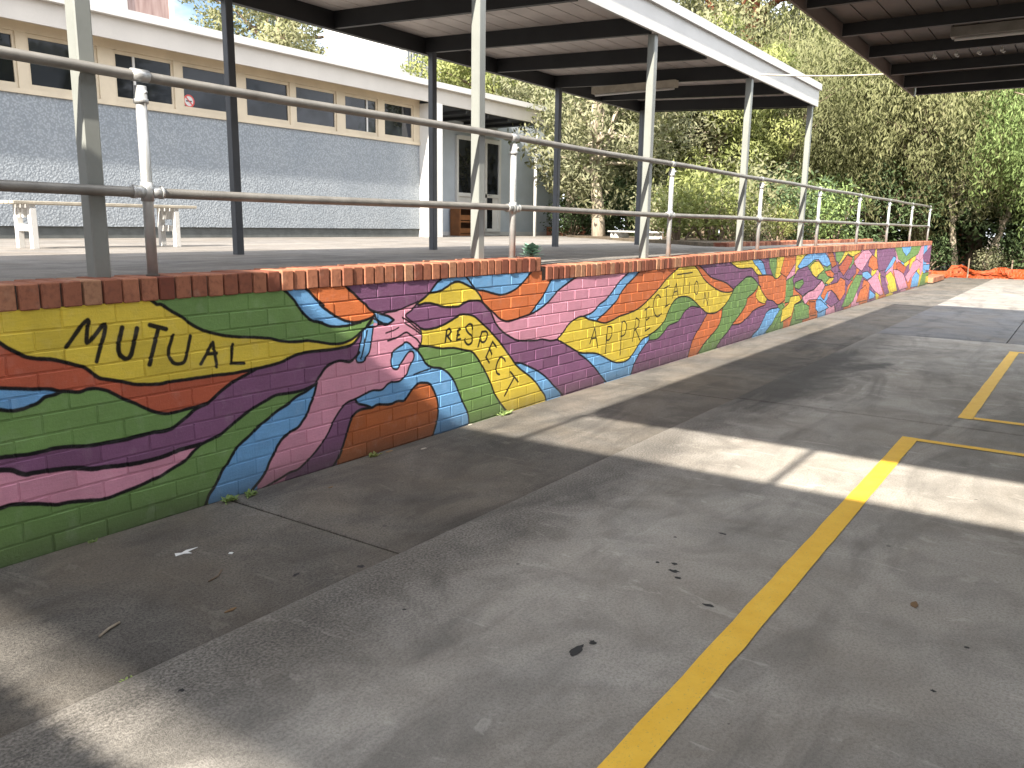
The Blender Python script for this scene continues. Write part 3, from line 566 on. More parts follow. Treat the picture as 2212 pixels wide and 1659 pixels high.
def brick_mesh(mb,l,h,x=0,z=0,y=0,c=.003):
    o=[(x,z),(x+l,z),(x+l,z+h),(x,z+h)]; i=[(x+c,z+c),(x+l-c,z+c),(x+l-c,z+h-c),(x+c,z+h-c)]
    return mb.add([(a,y,b) for a,b in i]+[(a,y+c,b) for a,b in o]+[(a,y+.09,b) for a,b in o],[(0,1,2,3)]+[(4+j,4+(j+1)%4,(j+1)%4,j) for j in range(4)]+[(8+j,8+(j+1)%4,4+(j+1)%4,4+j) for j in range(4)])
bmesh0=brick_mesh(MB(),BL-.0075,CH-.0075).mesh('brick',M['mural'])
rest=MB(); cand=[]
for kk in range(13):
    x=-2.95+(0 if kk%2 else -BL/2)+1.526%BL
    while x<24.69:
        x0=max(x,-2.99); x1=min(x+BL,24.69); xm=(x0+x1)/2
        zt=JT(xm)-CH*kk; zb=zt-CH+.0075; zt=min(zt,cb(xm)-.001)
        if zt-zb>.012 and x1-x0>.05 and not (x0<5.425<x1 and kk==0): cand.append((x0,x1-.0075,zb,zt))
        x+=BL
cand.sort(key=lambda q:abs(q[0]-.0) if q[0]>1.15 else 99)
for n,(x0,x1,zb,zt) in enumerate(cand):
    dy=R_.uniform(-.0016,.0012)
    if n<300:
        o=link('brick',bmesh0,wall,(x0,dy,zb)); o.scale=((x1-x0)/(BL-.0075),1,(zt-zb)/(CH-.0075)); o.rotation_euler=(R_.uniform(-.006,.006),0,R_.uniform(-.004,.004))
    else: brick_mesh(rest,x1-x0,zt-zb,x0,zb,dy)
tag(rest.build('brickwork',M['mural'],wall),kind='stuff')
cmb=MB()
cmb.cbox(0,.0785,-.007,.232,0,.108,.005); cm=cmb.mesh('coping_brick',M['brick'])
bed=MB()
for a,b in ((-1.4,5.42),(5.43,6.8),(6.8,12.9),(12.9,24.68)): bed.add([(a,.012,cb(a)),(b,.012,cb(b)),(b,.226,cb(b)),(a,.226,cb(a)),(a,.012,cb(a)+.098),(b,.012,cb(b)+.098),(b,.226,cb(b)+.098),(a,.226,cb(a)+.098)],[(3,2,1,0),(4,5,6,7),(0,1,5,4),(1,2,6,5),(2,3,7,6),(3,0,4,7)])
bed.build('coping_mortar',M['mortar'],wall)
x=-1.4
while x<24.62:
    if not (x<5.425<x+.0785):
        o=link('coping_brick',cm,wall,(x,R_.uniform(-.004,.004),cb(x)+.001+R_.uniform(0,.003))); o.rotation_euler=(R_.uniform(-.008,.008),R_.uniform(-.012,.012),R_.uniform(-.012,.012)); o.scale=(R_.uniform(.96,1.0),1,R_.uniform(.975,1.0))
    x+=.0872
# ------------------------------------------------------------------ hand rail
rail=thing('handrail','two-rail galvanised pipe handrail standing on the brick coping','handrail',loc=(0,0,0))
RX=[-.75,2.21,5.15,7.98,10.78,13.6,16.35,19.1,21.85,24.5]
top=[(x,.10,2.005+.018*math.sin(x*1.7)*.3) for x in np.linspace(-1.4,24.5,30)]
low=[(x,.10,1.497+.014*math.sin(x*1.3+1)*.3) for x in np.linspace(-1.4,24.5,30)]
MB().tube(top,.0235,14).build('top_rail',M['rail'],rail,True); MB().tube(low,.0235,14).build('lower_rail',M['rail'],rail,True)
for x in RX:
    zc=cb(x)+.108
    po=MB().tube([(x,.10,zc-.05),(x,.10,1.94)],.024,14).build('post',M['galv'],rail,True)
    MB().tube([(x,.10,zc-.004),(x,.10,zc+.006)],.031,16).build('base_collar',M['mortar'],po,True)
    t=MB().tube([(x,.10,1.885),(x,.10,1.905),(x,.10,1.906),(x,.10,1.96)],[.032,.032,.0285,.027],14); t.tube([(x-.04,.10,2.005),(x+.04,.10,2.005)],.0275,14)
    t.tube([(x,.068,1.93),(x,.055,1.93)],.008,8)
    t.build('top_fitting',M['galv'],rail,True)
    t=MB().tube([(x,.10,1.455),(x,.10,1.54)],.0285,14)
    for s in (-1,1): t.tube([(x+s*.02,.10,1.497),(x+s*.07,.10,1.497)],.028,14); t.tube([(x+s*.063,.10,1.497),(x+s*.074,.10,1.497)],.031,14)
    t.build('cross_fitting',M['galv'],rail,True)

# ------------------------------------------------------------------ covered walkways
def canopy(name,label,x0,x1,yf,yb,zf_,zb_,beams,beam_d,posts,fascia_m,beam_m,sheet_m,pitch,postz,fas_h=.26,post_m='steel_grey',edge='flat',group=None,rowyb=None,end_beam=True,fas_lo=0.0):
    """roof over x0..x1, yf..yb; zf_/zb_ = height of the underside of the beams at yf / yb"""
    c=thing(name,label,'canopy',group)
    zz=lambda y: zf_+(zb_-zf_)*(y-yf)/(yb-yf)
    for x in beams:
        w=.05; d=beam_d(x) if callable(beam_d) else beam_d; ya,yb_=yf+.045,yb-.07
        MB().add([(x-w/2,ya,zz(ya)),(x+w/2,ya,zz(ya)),(x+w/2,yb_,zz(yb_)),(x-w/2,yb_,zz(yb_)),(x-w/2,ya,zz(ya)+d),(x+w/2,ya,zz(ya)+d),(x+w/2,yb_,zz(yb_)+d),(x-w/2,yb_,zz(yb_)+d)],[(3,2,1,0),(4,5,6,7),(0,1,5,4),(1,2,6,5),(2,3,7,6),(3,0,4,7)]).build('beam',M[beam_m],c)
    d=beam_d(x0) if callable(beam_d) else beam_d
    n=int(round((yb-yf)/pitch)); pw=(yb-yf)/n
    xj=.0
    for i in range(n):
        a=yf+i*pw+.007; b=yf+(i+1)*pw-.007; t=.02
        if edge=='flat':
            MB().add([(x0,a,zz(a)+d+.002),(x1,a,zz(a)+d+.002),(x1,b,zz(b)+d+.002),(x0,b,zz(b)+d+.002),(x0,a,zz(a)+d+t),(x1,a,zz(a)+d+t),(x1,b,zz(b)+d+t),(x0,b,zz(b)+d+t)],[(3,2,1,0),(4,5,6,7),(0,1,5,4),(1,2,6,5),(2,3,7,6),(3,0,4,7)]).build('roof_sheet',M[sheet_m],c)
            continue
        m=MB(); nn=int(pw/.0095); v=[]
        for q in range(nn+1):
            y=a+(b-a)*q/nn; h=.011*math.sin(2*math.pi*y/.085)
            v+=[(x0,y,zz(y)+d+.016+h),(x1,y,zz(y)+d+.016+h)]
        m.add(v,[(2*q,2*q+1,2*q+3,2*q+2) for q in range(nn)]); m.build('roof_sheet',M[sheet_m],c)
    # covering above the seams between the sheets
    MB().add([(x0+.01,yf+.01,zz(yf)+d+.045),(x1-.01,yf+.01,zz(yf)+d+.045),(x1-.01,yb-.01,zz(yb)+d+.045),(x0+.01,yb-.01,zz(yb)+d+.045)],[(0,1,2,3)]).build('roof_top',M['steel_dark'],c)
    f=MB().box(x0-.01,x1+.012,yf-.04,yf-.012,zf_+fas_lo,zf_+fas_lo+fas_h).build('fascia',M[fascia_m],c)
    g=MB().box(x0-.012,x1+.014,yf-.075,yf-.041,zf_+fas_lo+fas_h-.055,zf_+fas_lo+fas_h+.035); g.box(x0-.012,x1+.014,yf-.0405,yf+.05,zf_+fas_lo+fas_h+.001,zf_+fas_lo+fas_h+.03); g.build('gutter',M[fascia_m],c)
    MB().box(x0,x1,yb-.065,yb,zb_-.015,zb_+d+.05).build('eave_beam',M[beam_m],c)
    if end_beam:
        for xe in (x0-.012,x1-.03):
            MB().add([(xe,yf+.0,zz(yf)-.01),(xe+.042,yf+.0,zz(yf)-.01),(xe+.042,yb-.0,zz(yb)-.01),(xe,yb-.0,zz(yb)-.01),(xe,yf+.0,zz(yf)+d+.06),(xe+.042,yf+.0,zz(yf)+d+.06),(xe+.042,yb-.0,zz(yb)+d+.06),(xe,yb-.0,zz(yb)+d+.06)],[(3,2,1,0),(4,5,6,7),(0,1,5,4),(1,2,6,5),(2,3,7,6),(3,0,4,7)]).build('end_beam',M[beam_m],c)
    for (px,py,zb0,mm) in posts:
        h=.0375
        MB().cbox(px-h,px+h,py-h,py+h,zb0,zz(py)+.004,.006).build('post',M[mm],c)
    return c
LP=[-.76,1.99,4.80,7.54,10.27,12.93]
posts=[(x,.165,cb(x)+.104,'steel_grey') for x in LP]+[(x,2.9,1.06,'steel_blue') for x in LP]
cl=canopy('covered_walkway','white-edged flat canopy on grey posts over the raised walkway behind the wall',-1.2,13.05,.13,3.02,3.165,3.275,[1.99+1.378*i for i in range(-2,8)]+[12.98],.16,posts,'white','steel_dark','soffit',.245,0,fas_h=.285,fas_lo=.0)
# batten light under the walkway roof
lt=thing('ceiling_light','long batten light fitting under the white-edged canopy','light')
MB().box(10.05,10.16,1.05,2.25,3.115,3.20).build('housing',M['timber_grey'],lt); MB().tube([(10.105,1.08,3.10),(10.105,2.22,3.10)],.014,10).build('tube',M['whitepaint'],lt,True)
cr=thing('dark_canopy','dark canopy with brown fascia over the yellow-lined yard, upper right','canopy')
YE,HB=-1.33,3.14
for x in (1.5,2.65,3.8,4.95,6.1,7.25,8.42,9.56): MB().box(x-.025,x+.025,-9.2,YE-.02,HB+.001,HB+.11).build('beam',M['steel_dark'],cr)
MB().box(10.68,10.74,-9.2,YE-.02,HB,HB+.11).build('beam',M['steel_dark'],cr)
MB().box(11.5,11.58,-9.2,YE-.02,HB-.03,HB+.11).build('beam',M['steel_dark'],cr)
for x0,x1 in ((.655,.705-.03),(12.36,12.44)): MB().box(x0 if x0>1 else .714,x1 if x1>1 else .75,-9.2,YE-.02,HB-.0,HB+.13).build('end_beam',M['steel_dark'],cr)
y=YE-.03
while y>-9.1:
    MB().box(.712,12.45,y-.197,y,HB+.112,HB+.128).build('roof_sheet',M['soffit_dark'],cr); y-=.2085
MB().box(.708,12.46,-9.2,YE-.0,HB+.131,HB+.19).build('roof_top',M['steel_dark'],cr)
MB().box(.70,12.47,YE,YE+.022,HB-.012,HB+.205).build('fascia',M['brown'],cr)
MB().box(.70,12.47,-9.215,-9.201,HB-.012,HB+.205).build('fascia',M['brown'],cr)
for x in (1.5,5,8.5,12.0): 
    MB().cbox(x-.04,x+.04,-5.64,-5.56,0,HB,.006).build('post',M['steel_blue'],cr)
MB().box(.7,12.4,-5.64,-5.56,HB-.16,HB-.001).build('bearer',M['steel_dark'],cr)
for i in range(20):
    yy=-1.895-.2065*i; h=MB(); h.tube([(9.995,yy,HB+.10),(9.995,yy,HB+.035),(9.985,yy-.006,HB+.015),(9.985,yy-.02,HB+.008),(9.995,yy-.027,HB+.022)],.008,6); h.tube([(9.995,yy,HB+.05),(9.995,yy,HB+.025)],.017,8); h.build('hook',M['whitepaint'],cr,True)
lr=thing('ceiling_light','long fluorescent batten fitting under the dark canopy','light')
MB().box(9.02,9.16,-4.1,-2.17,HB+.02,HB+.105).build('housing',M['rail'],lr); MB().tube([(9.09,-4.05,HB+.004),(9.09,-2.2,HB+.004)],.014,10).build('tube',M['whitepaint'],lr,True)
# cable between the two roofs
pts=[Vector((10.24,.045,3.20)).lerp(Vector((11.05,YE+.03,3.21)),t)+Vector((0,0,-.02*math.sin(math.pi*t))) for t in np.linspace(0,1,9)]
tag(MB().tube(pts,.009,8).build('cable',M['timber_grey'],None,True),'thin pale cable strung between the white-edged roof and the dark canopy','cable')
# roofs behind the camera whose shade falls into the picture
nc=thing('rear_canopy','flat yard canopy behind the viewer, end parallel to the dark canopy','canopy')
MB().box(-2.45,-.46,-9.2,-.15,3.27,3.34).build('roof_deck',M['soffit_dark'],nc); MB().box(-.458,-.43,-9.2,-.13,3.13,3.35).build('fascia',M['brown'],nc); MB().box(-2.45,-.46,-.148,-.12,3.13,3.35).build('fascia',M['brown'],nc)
for x in (-2.3,-.6): MB().cbox(x-.04,x+.04,-5.64,-5.56,0,3.27,.006).build('post',M['steel_blue'],nc)
for y,r in ((-1.30,.022),(-2.97,.024)): tag(MB().tube([(-.34,y,3.22),(.62,y,3.22)],r,8).build('connecting_pipe',M['steel_blue'],None,True),'steel pipe bridging the gap between the yard canopies, %s'%('nearer the mural wall' if y>-2 else 'over the yellow line'),'pipe')
aw=thing('corrugated_awning','low corrugated iron awning behind the viewer','awning')
m=MB(); nn=900; v=[]
for q in range(nn+1):
    y=-8+9*q/nn; h=.012*math.sin(2*math.pi*y/.085); v+=[(-5.6,y,2.66+h),(-2.735,y,2.60+h)]
m.add(v,[(2*q,2*q+1,2*q+3,2*q+2) for q in range(nn)]); m.build('roof_sheet',M['roofmetal'],aw)
for y in (-7.5,-4,.6): MB().cbox(-2.95,-2.88,y-.035,y+.035,0,2.6,.005).build('post',M['steel_grey'],aw)
hr=thing('high_roof','high flat roof on posts behind the viewer','roof')
MB().box(-8.58,-6.4,-12,4,6.8,6.95).build('roof_deck',M['soffit_dark'],hr)
for y in (-11,3.5): MB().cbox(-7.6,-7.5,y-.05,y+.05,0,6.8,.005).build('post',M['steel_grey'],hr)

# ------------------------------------------------------------------ school building on the platform
bd=thing('school_building','long low school building with grey-blue spattered wall and cream highlight windows','building')
YB=8.5; ZB=1.10
MB().box(-7,13.72,YB,YB+.25,ZB+.17,3.012).build('wall',M['render'],bd)
MB().box(-7,13.72,YB+.03,YB+.25,ZB-.05,ZB+.17).build('skirting',M['skirt'],bd)
MB().box(-7,13.72,YB-.03,YB+.25,3.013,3.075).build('sill',M['cream'],bd)
MB().box(-7,13.72,YB-.02,YB+.25,3.80,3.93).build('head_rail',M['cream'],bd)
wx=[(4.70,5.66),(5.80,6.77),(7.01,7.97),(8.11,9.05),(9.30,10.25),(10.375,11.36),(11.57,12.47),(12.65,13.53)]
px0=-7
ms=[-7]+[v for w_ in [(-5.9,-4.9),(-4.75,-3.75),(-3.5,-2.5),(-2.35,-1.35),(-1.1,-.1),(.1,1.05),(1.3,2.25),(2.4,3.35),(3.55,4.55)]+wx for v in w_]+[13.72]
for a,b in zip(ms[0::2],ms[1::2]): MB().box(a,b,YB-.012,YB+.12,3.076,3.799).build('mullion',M['cream'],bd)
for n,(a,b) in enumerate([(3.55,4.55)]+wx):
    w_=MB(); t=.035
    for q in ((a+.001,a+t,3.077,3.798),(b-t,b-.001,3.077,3.798),(a+t,b-t,3.077,3.077+.07),(a+t,b-t,3.798-.05,3.798)): w_.box(q[0],q[1],YB+.012,YB+.06,q[2],q[3])
    w=w_.build('window',M['cream'],bd); pn=MB().box(-(b-a)/2+t,(b-a)/2-t,0,.006,-.3005,.3005).build('pane',M['glass'],w); pn.location=((a+b)/2,YB+.03,3.4475); pn.rotation_euler=(R_.uniform(-.02,.012),0,R_.uniform(-.012,.012))
    if n in (3,7,8): MB().box(a+.3*(1+n%3),a+.3*(1+n%3)+.035,YB+.008,YB+.029,3.147,3.748).build('glazing_bar',M['whitepaint'],w)
MB().box(-7,13.72,YB+.25,YB+.3,ZB,4.2).build('inner_wall',M['skirt'],bd)
FY=8.12
MB().box(-7,18.0,FY,FY+.04,3.862,4.185).build('fascia',M['cream_fascia'],bd)
MB().box(-7,18.05,FY-.10,FY-.002,4.16,4.275).build('gutter',M['white'],bd)
MB().add([(-7,FY+.041,3.90),(18.0,FY+.041,3.90),(18.0,YB-.021,3.932),(-7,YB-.021,3.932)],[(3,2,1,0)]).build('soffit',M['cream'],bd)
MB().add([(-7,FY-.02,4.19),(18.04,FY-.02,4.19),(16.8,12.5,5.0),(-7,12.5,5.0),(-7,FY-.02,4.28),(18.04,FY-.02,4.28),(16.8,12.5,5.06),(-7,12.5,5.06)],[(3,2,1,0),(4,5,6,7),(0,1,5,4),(1,2,6,5),(2,3,7,6),(3,0,4,7)]).build('roof',M['roofmetal'],bd)
MB().box(13.723,13.98,8.075,8.78,ZB-.04,3.858).build('pier',M['whitepaint'],bd)
PB=9.5
MB().add([(14.0,PB,ZB+.1),(21.1,PB,ZB+.1),(21.1,PB,3.94),(20.15,PB,4.16),(18.0,PB,4.45),(14.0,PB,4.4)]+[(14.0,PB+.2,ZB+.1),(21.1,PB+.2,ZB+.1),(21.1,PB+.2,3.94),(20.15,PB+.2,4.16),(18.0,PB+.2,4.45),(14.0,PB+.2,4.4)],[(0,1,2,3,4,5)]+[(i,6+i,6+(i+1)%6,(i+1)%6) for i in range(6)]).build('porch_wall',M['render_lit'],bd)
MB().box(14.0,21.15,PB-.02,PB+.2,ZB-.05,ZB+.099).build('porch_step',M['white'],bd)
MB().add([(18.0,PB-.06,4.46),(18.0,PB+.25,4.46),(21.3,PB+.25,3.93),(21.3,PB-.06,3.93),(18.0,PB-.06,4.52),(18.0,PB+.25,4.52),(21.3,PB+.25,3.99),(21.3,PB-.06,3.99)],[(3,2,1,0),(4,5,6,7),(0,1,5,4),(1,2,6,5),(2,3,7,6),(3,0,4,7)]).build('barge_board',M['white'],bd)
MB().box(13.985,17.96,FY+.042,PB-.002,3.845,3.861).build('porch_ceiling',M['steel_dark'],bd)
for x in (14.9,15.7,16.5,17.3): MB().box(x,x+.05,FY+.05,PB-.01,3.78,3.844).build('porch_joist',M['steel_dark'],bd)
MB().tube([(17.78,8.19,ZB-.05),(17.78,8.19,3.85)],.04,12).build('porch_post',M['whitepaint'],bd,True)
MB().box(16.0,17.5,12,12.3,4.9,5.0).build('roof_cap',M['roofmetal'],bd)
dr=MB()
for q in ((16.16,16.24,1.2,3.5),(17.93,18.02,1.2,3.55),(16.24,17.93,3.42,3.52),(16.24,17.93,2.06,2.15),(16.86,16.95,2.15,3.42),(17.33,17.41,1.25,3.42),(16.24,17.93,1.2,1.28)): dr.box(q[0],q[1],PB-.07,PB-.001,q[2],q[3])
d_=dr.build('door',M['whitepaint'],bd)
for q in ((16.24,16.86,2.15,3.42),(16.95,17.33,2.15,3.42),(17.41,17.93,2.15,3.42),(17.41,17.7,1.28,2.06)): MB().box(q[0],q[1],PB-.03,PB-.002,q[2],q[3]).build('pane',M['glass'],d_)
MB().box(16.24,17.33,PB-.03,PB-.002,1.28,2.06).build('door_panel',M['whitepaint'],d_); MB().box(17.7,17.93,PB-.03,PB-.002,1.28,2.06).build('door_panel',M['whitepaint'],d_)
MB().tube([(17.47,PB-.07,2.12),(17.47,PB-.11,2.12),(17.56,PB-.11,2.12)],.011,8).build('handle',M['galv'],d_,True)
# no smoking sign on the window
sg=thing('no_smoking_sign','round red and white no smoking sign in the corner of a highlight window','sign',loc=(8.235,YB+.026,3.235))
def disc(r0,r1,y,n=32,name='d',m='red',par=sg):
    if r0==0: mb=MB().add([(0,y,0)]+[(r1*math.cos(2*math.pi*i/n),y,r1*math.sin(2*math.pi*i/n)) for i in range(n)],[(0,1+i,1+(i+1)%n) for i in range(n)])
    else: mb=MB().add([(r*math.cos(2*math.pi*i/n),y,r*math.sin(2*math.pi*i/n)) for i in range(n) for r in (r0,r1)],[(2*i,2*i+1,(2*i+3)%(2*n),(2*i+2)%(2*n)) for i in range(n)])
    return mb.build(name,M[m],par)
disc(0,.098,0,name='plate',m='whitepaint'); disc(.076,.098,-.003,name='ring',m='red')
MB().add([(-.055,-.002,-.012),(.05,-.002,-.012),(.05,-.002,.008),(-.055,-.002,.008)],[(0,1,2,3)]).build('cigarette',M['black'],sg)
MB().add([(-.062,-.0045,.048),(-.048,-.0045,.062),(.062,-.0045,-.048),(.048,-.0045,-.062)],[(0,1,2,3)]).build('slash',M['red'],sg)
# buildings behind
ub=thing('brown_upper_storey','brown clad upper storey with white trim rising behind the low roof','building')
MB().box(9,14.28,18,22,1.1,9).build('wall',M['brownclad'],ub); MB().box(14.281,14.42,17.97,22,1.1,9.2).build('corner_trim',M['white'],ub)
MB().box(8.5,14.6,17.6,22,9.2,9.5).build('roof',M['white'],ub); MB().box(11.6,13.05,17.96,17.999,1.1,9).build('trim_panel',M['white'],ub)
wb=thing('white_rear_building','white rendered building with a barred grey window far behind the roof','building')
MB().box(30.1,33.4,24,29,1.1,11).build('wall',M['whitepaint'],wb)
wn=MB().box(30.55,32.05,23.93,23.999,8.70,9.46).build('window',M['white'],wb); MB().box(30.63,31.97,23.92,23.929,8.78,9.38).build('pane',M['blind'],wn)
for i in range(6): MB().box(30.75+.2*i,30.78+.2*i,23.905,23.919,8.78,9.38).build('window_bar',M['white'],wn)
# wooden pigeon-hole unit by the door
bk=thing('wooden_shelf_unit','brown timber shelf unit with two open compartments beside the porch door','shelf',loc=(15.93,9.15,1.105))
for q in ((0,.035,0,.3,0,.68),(.965,1.0,0,.3,0,.68),(.0355,.9645,0,.3,.645,.68),(.0355,.9645,0,.3,0,.035),(.0355,.9645,0,.3,.32,.355)): MB().box(*q).build('board',M['wood'],bk)
MB().box(.0355,.9645,.285,.299,.0355,.6445).build('back_panel',M['wood_dark'],bk)
for z in (.06,.38): MB().box(.06,.94,.03,.06,z,z+.12).build('drawer_front',M['wood'],bk)
# bench by the building
def bench(loc,label):
    b=thing('bench',label,'bench',loc=loc)
    for i in range(4): MB().cbox(-.16,1.80,-.19+.1*i,-.105+.1*i,.425,.455,.004).build('plank',M['timber_grey'],b)
    for x in (.02,1.55):
        for y in (-.15,.13): MB().cbox(x-.03,x+.03,y-.03,y+.03,0,.39,.004).build('leg',M['whitepaint'],b)
        MB().box(x-.028,x+.028,-.119,.099,.17,.235).build('crossbar',M['whitepaint'],b); MB().box(x-.028,x+.028,-.17,.16,.391,.424).build('bearer',M['whitepaint'],b)
        for y in (-.05,.03): MB().box(x-.035,x+.035,y,y+.03,.30,.39).build('bracket',M['whitepaint'],b)
    return b
bench((3.95,5.06,1.082),'slatted timber bench on white legs in front of the grey-blue wall')
pb=thing('low_white_bench','low white bench at the edge of the garden, between the walkway posts','bench',loc=(15.75,3.85,1.085),rz=math.radians(51.5))
for i in range(3): MB().cbox(0,2.1,-.2+.14*i,-.08+.14*i,.17,.20,.004).build('plank',M['whitepaint'],pb)
for x in (.12,.35,1.75,1.98): MB().cbox(x-.04,x+.04,-.16,.16,0,.169,.004).build('leg',M['whitepaint'],pb)
pl=thing('brick_planter','small red brick planter at the corner of the grey-blue end wall','planter',loc=(20.6,9.0,1.10))
for kx in range(3):
    for i in range(5): MB().cbox(-.55+.235*i+(.1 if kx%2 else 0),-.55+.235*i+.225+(.1 if kx%2 else 0),-.3,-.19,.085*kx,.085*kx+.077,.004).build('brick',M['brick'],pl)
MB().box(-.5,.6,-.19,.3,0,.24).build('soil_core',M['brick'],pl)
# brick edge of the garden behind the wall, and the steps past its end
ge=thing('garden_edging','row of orange brick edging along the garden behind the far half of the wall','edging')
for i in range(96):
    x=13.3+.117*i; MB().cbox(x,x+.108,1.45,1.68,1.05,1.125+.02*R_.random(),.004).build('edging_brick',M['brick'],ge)
stp=thing('brick_steps','low brick steps past the far end of the mural wall','steps')
for i in range(3):
    for j in range(9): MB().cbox(24.75+.235*j,24.75+.235*j+.226,-.12+.35*i,.22+.35*i,.087*i,.087*i+.14,.005).build('brick',M['brick'],stp)

# unseen blocks added behind and right of the viewer to hold back low sky light
rb=thing('rear_sky_block','unseen block added behind the viewer to cut low sky light','building')
MB().box(-16,-11,-14,6,-.1,5.2).build('wall',M['brownclad'],rb); MB().box(-16.2,-10.7,-14.2,6.2,5.2,5.5).build('roof',M['brown'],rb)
sb=thing('side_sky_block','unseen block added far to the right to shape the sky light','building')
MB().box(-10.9,27,-30,-24,-.1,3.6).build('wall',M['brownclad'],sb); MB().box(-10.9,27.3,-30.2,-23.7,3.6,3.85).build('roof',M['brown'],sb)
# ------------------------------------------------------------------ vegetation
def leaves_mesh(name,mat,centers,radii,per,L,Wd,droop,seed,flat=.8):
    g=np.random.default_rng(seed); P=[];
    NN=[]
    for c,r in zip(centers,radii):
        n=int(per*(r*r)); d=g.normal(size=(n,3)); d/=np.linalg.norm(d,axis=1)[:,None]
        q=d*(r*g.uniform(.25,1,size=(n,1))**.6); q[:,2]*=flat; P.append(c+q); NN.append(q/r)
    P=np.vstack(P); n=len(P); cen=np.mean(centers,0); NN=np.vstack(NN)*1.15+.3*(P-cen)/(np.abs(P-cen).max()+1e-6)+np.array([0,0,.25])+g.normal(size=(n,3))*.17
    ax=g.normal(size=(n,3)); ax[:,2]-=droop; ax/=np.linalg.norm(ax,axis=1)[:,None]
    sd=np.cross(ax,g.normal(size=(n,3))); sd/=np.linalg.norm(sd,axis=1)[:,None]+1e-9
    l=L*g.uniform(.6,1.3,size=(n,1)); w=Wd*g.uniform(.6,1.3,size=(n,1))
    V=np.stack([P-ax*l/2,P+sd*w/2-ax*l*.05,P+ax*l/2,P-sd*w/2-ax*l*.05],1).reshape(-1,3)
    return quads(name,V,mat,NN)
def quads(name,V,mat,NN=None):
    if NN is not None:
        Q=V.reshape(-1,4,3); gn=np.cross(Q[:,1]-Q[:,0],Q[:,3]-Q[:,0]); fl=(gn*NN).sum(1)<0; Q[fl]=Q[fl][:,::-1]; V=Q.reshape(-1,3); NN=NN/(np.linalg.norm(NN,axis=1)[:,None]+1e-9)
    n=len(V)//4; me=bpy.data.meshes.new(name); me.vertices.add(len(V)); me.vertices.foreach_set('co',V.astype(np.float32).ravel())
    me.loops.add(4*n); me.loops.foreach_set('vertex_index',np.arange(4*n,dtype=np.int32)); me.polygons.add(n); me.polygons.foreach_set('loop_start',np.arange(0,4*n,4,dtype=np.int32)); me.polygons.foreach_set('loop_total',np.full(n,4,np.int32))
    me.materials.append(mat); me.update(calc_edges=True)
    if NN is not None:
        me.polygons.foreach_set('use_smooth',np.ones(n,bool)); me.normals_split_custom_set_from_vertices(np.repeat(NN,4,0).astype(np.float32))
    return me
def crown_centers(g,n,rx,ry,rz,inner=.45):
    d=g.normal(size=(n,3)); d/=np.linalg.norm(d,axis=1)[:,None]; d*=g.uniform(inner**2,1,size=(n,1))**.5
    return d*np.array([rx,ry,rz])
def gum(seed,mat,h=9,r=3.4,cz=6.0,rz=3.2,ncl=62,per=720,L=.17,Wd=.06,bark='bark',tr=.22,lean=.3,droop=.4,crad=(.5,1.1)):
    g=np.random.default_rng(seed); c=crown_centers(g,ncl,r,r,rz)+np.array([0,0,cz]); rad=g.uniform(crad[0],crad[1],ncl)
    cm_=leaves_mesh('crown',M[mat],c,rad,per,L,Wd,droop,seed+1,.66)
    t=MB(); tp=[(0,0,-.3),(lean*.3,0,cz*.3),(lean*.6,lean*.3,cz*.62),(lean,lean*.2,cz+rz*.4)]; t.tube(tp,[tr*1.25,tr,tr*.75,tr*.2],9)
    for i in g.choice(ncl,min(16,ncl),replace=False):
        b=Vector(tp[1]).lerp(Vector(tp[3]),float(g.uniform(.2,.85))); e=Vector(c[i]); m_=b.lerp(e,.5)+Vector((0,0,float(g.uniform(-.2,.4)))); t.tube([b,m_,e],[tr*.42,tr*.25,tr*.06],6,False)
    return cm_,t.mesh('trunk',M[bark],True)
def weeping(seed,mat,r=2.6,cz=4.2,rz=2.2,nst=300,bark='bark',L=.115,Wd=.03,tr=.18):
    g=np.random.default_rng(seed); c=crown_centers(g,nst,r,r,rz,.3)+np.array([0,0,cz]); P=[]; SN=[]
    for p_ in c:
        ln=g.uniform(.6,2.0); n=int(ln*110); s=np.linspace(0,1,n)[:,None]; d=np.array([g.normal()*.25,g.normal()*.25,-1]); w=.10+.12*(1-s)
        q=g.normal(size=(n,3))*w*np.array([1,1,.6]); P.append(p_+d*s*ln+q); SN.append(q/.16)
    P=np.vstack(P); SN=np.vstack(SN)*.28; n=len(P); ax=g.normal(size=(n,3))*.6; ax[:,2]-=1.1; ax/=np.linalg.norm(ax,axis=1)[:,None]; sd=np.cross(ax,g.normal(size=(n,3))); sd/=np.linalg.norm(sd,axis=1)[:,None]
    l=L*g.uniform(.6,1.4,size=(n,1)); w=Wd*g.uniform(.6,1.4,size=(n,1)); V=np.stack([P-ax*l/2,P+sd*w/2,P+ax*l/2,P-sd*w/2],1).reshape(-1,3); NN=(P-np.array([0,0,cz-.5]))/r*np.array([1,1,.6])+SN+g.normal(size=(n,3))*.16
    t=MB(); t.tube([(0,0,-.3),(.1,.05,cz*.4),(.15,-.1,cz)],[tr*1.3,tr,tr*.6],9)
    for i in g.choice(nst,14,replace=False): b=Vector((.1,0,cz*float(g.uniform(.4,.95)))); e=Vector(c[i]); t.tube([b,b.lerp(e,.5)+Vector((0,0,.35)),e],[tr*.4,tr*.25,tr*.06],6,False)
    return quads('crown',V,M[mat],NN),t.mesh('trunk',M[bark],True)
V_={}
V_['olive']=gum(11,'leaf_olive'); V_['olive2']=gum(23,'leaf_olive',bark='bark_red',cz=7.0,rz=3.8,r=3.6,ncl=66,tr=.42,lean=.9); V_['yellow']=gum(31,'leaf_yellow',cz=4.4,rz=2.6,r=2.8,ncl=52)
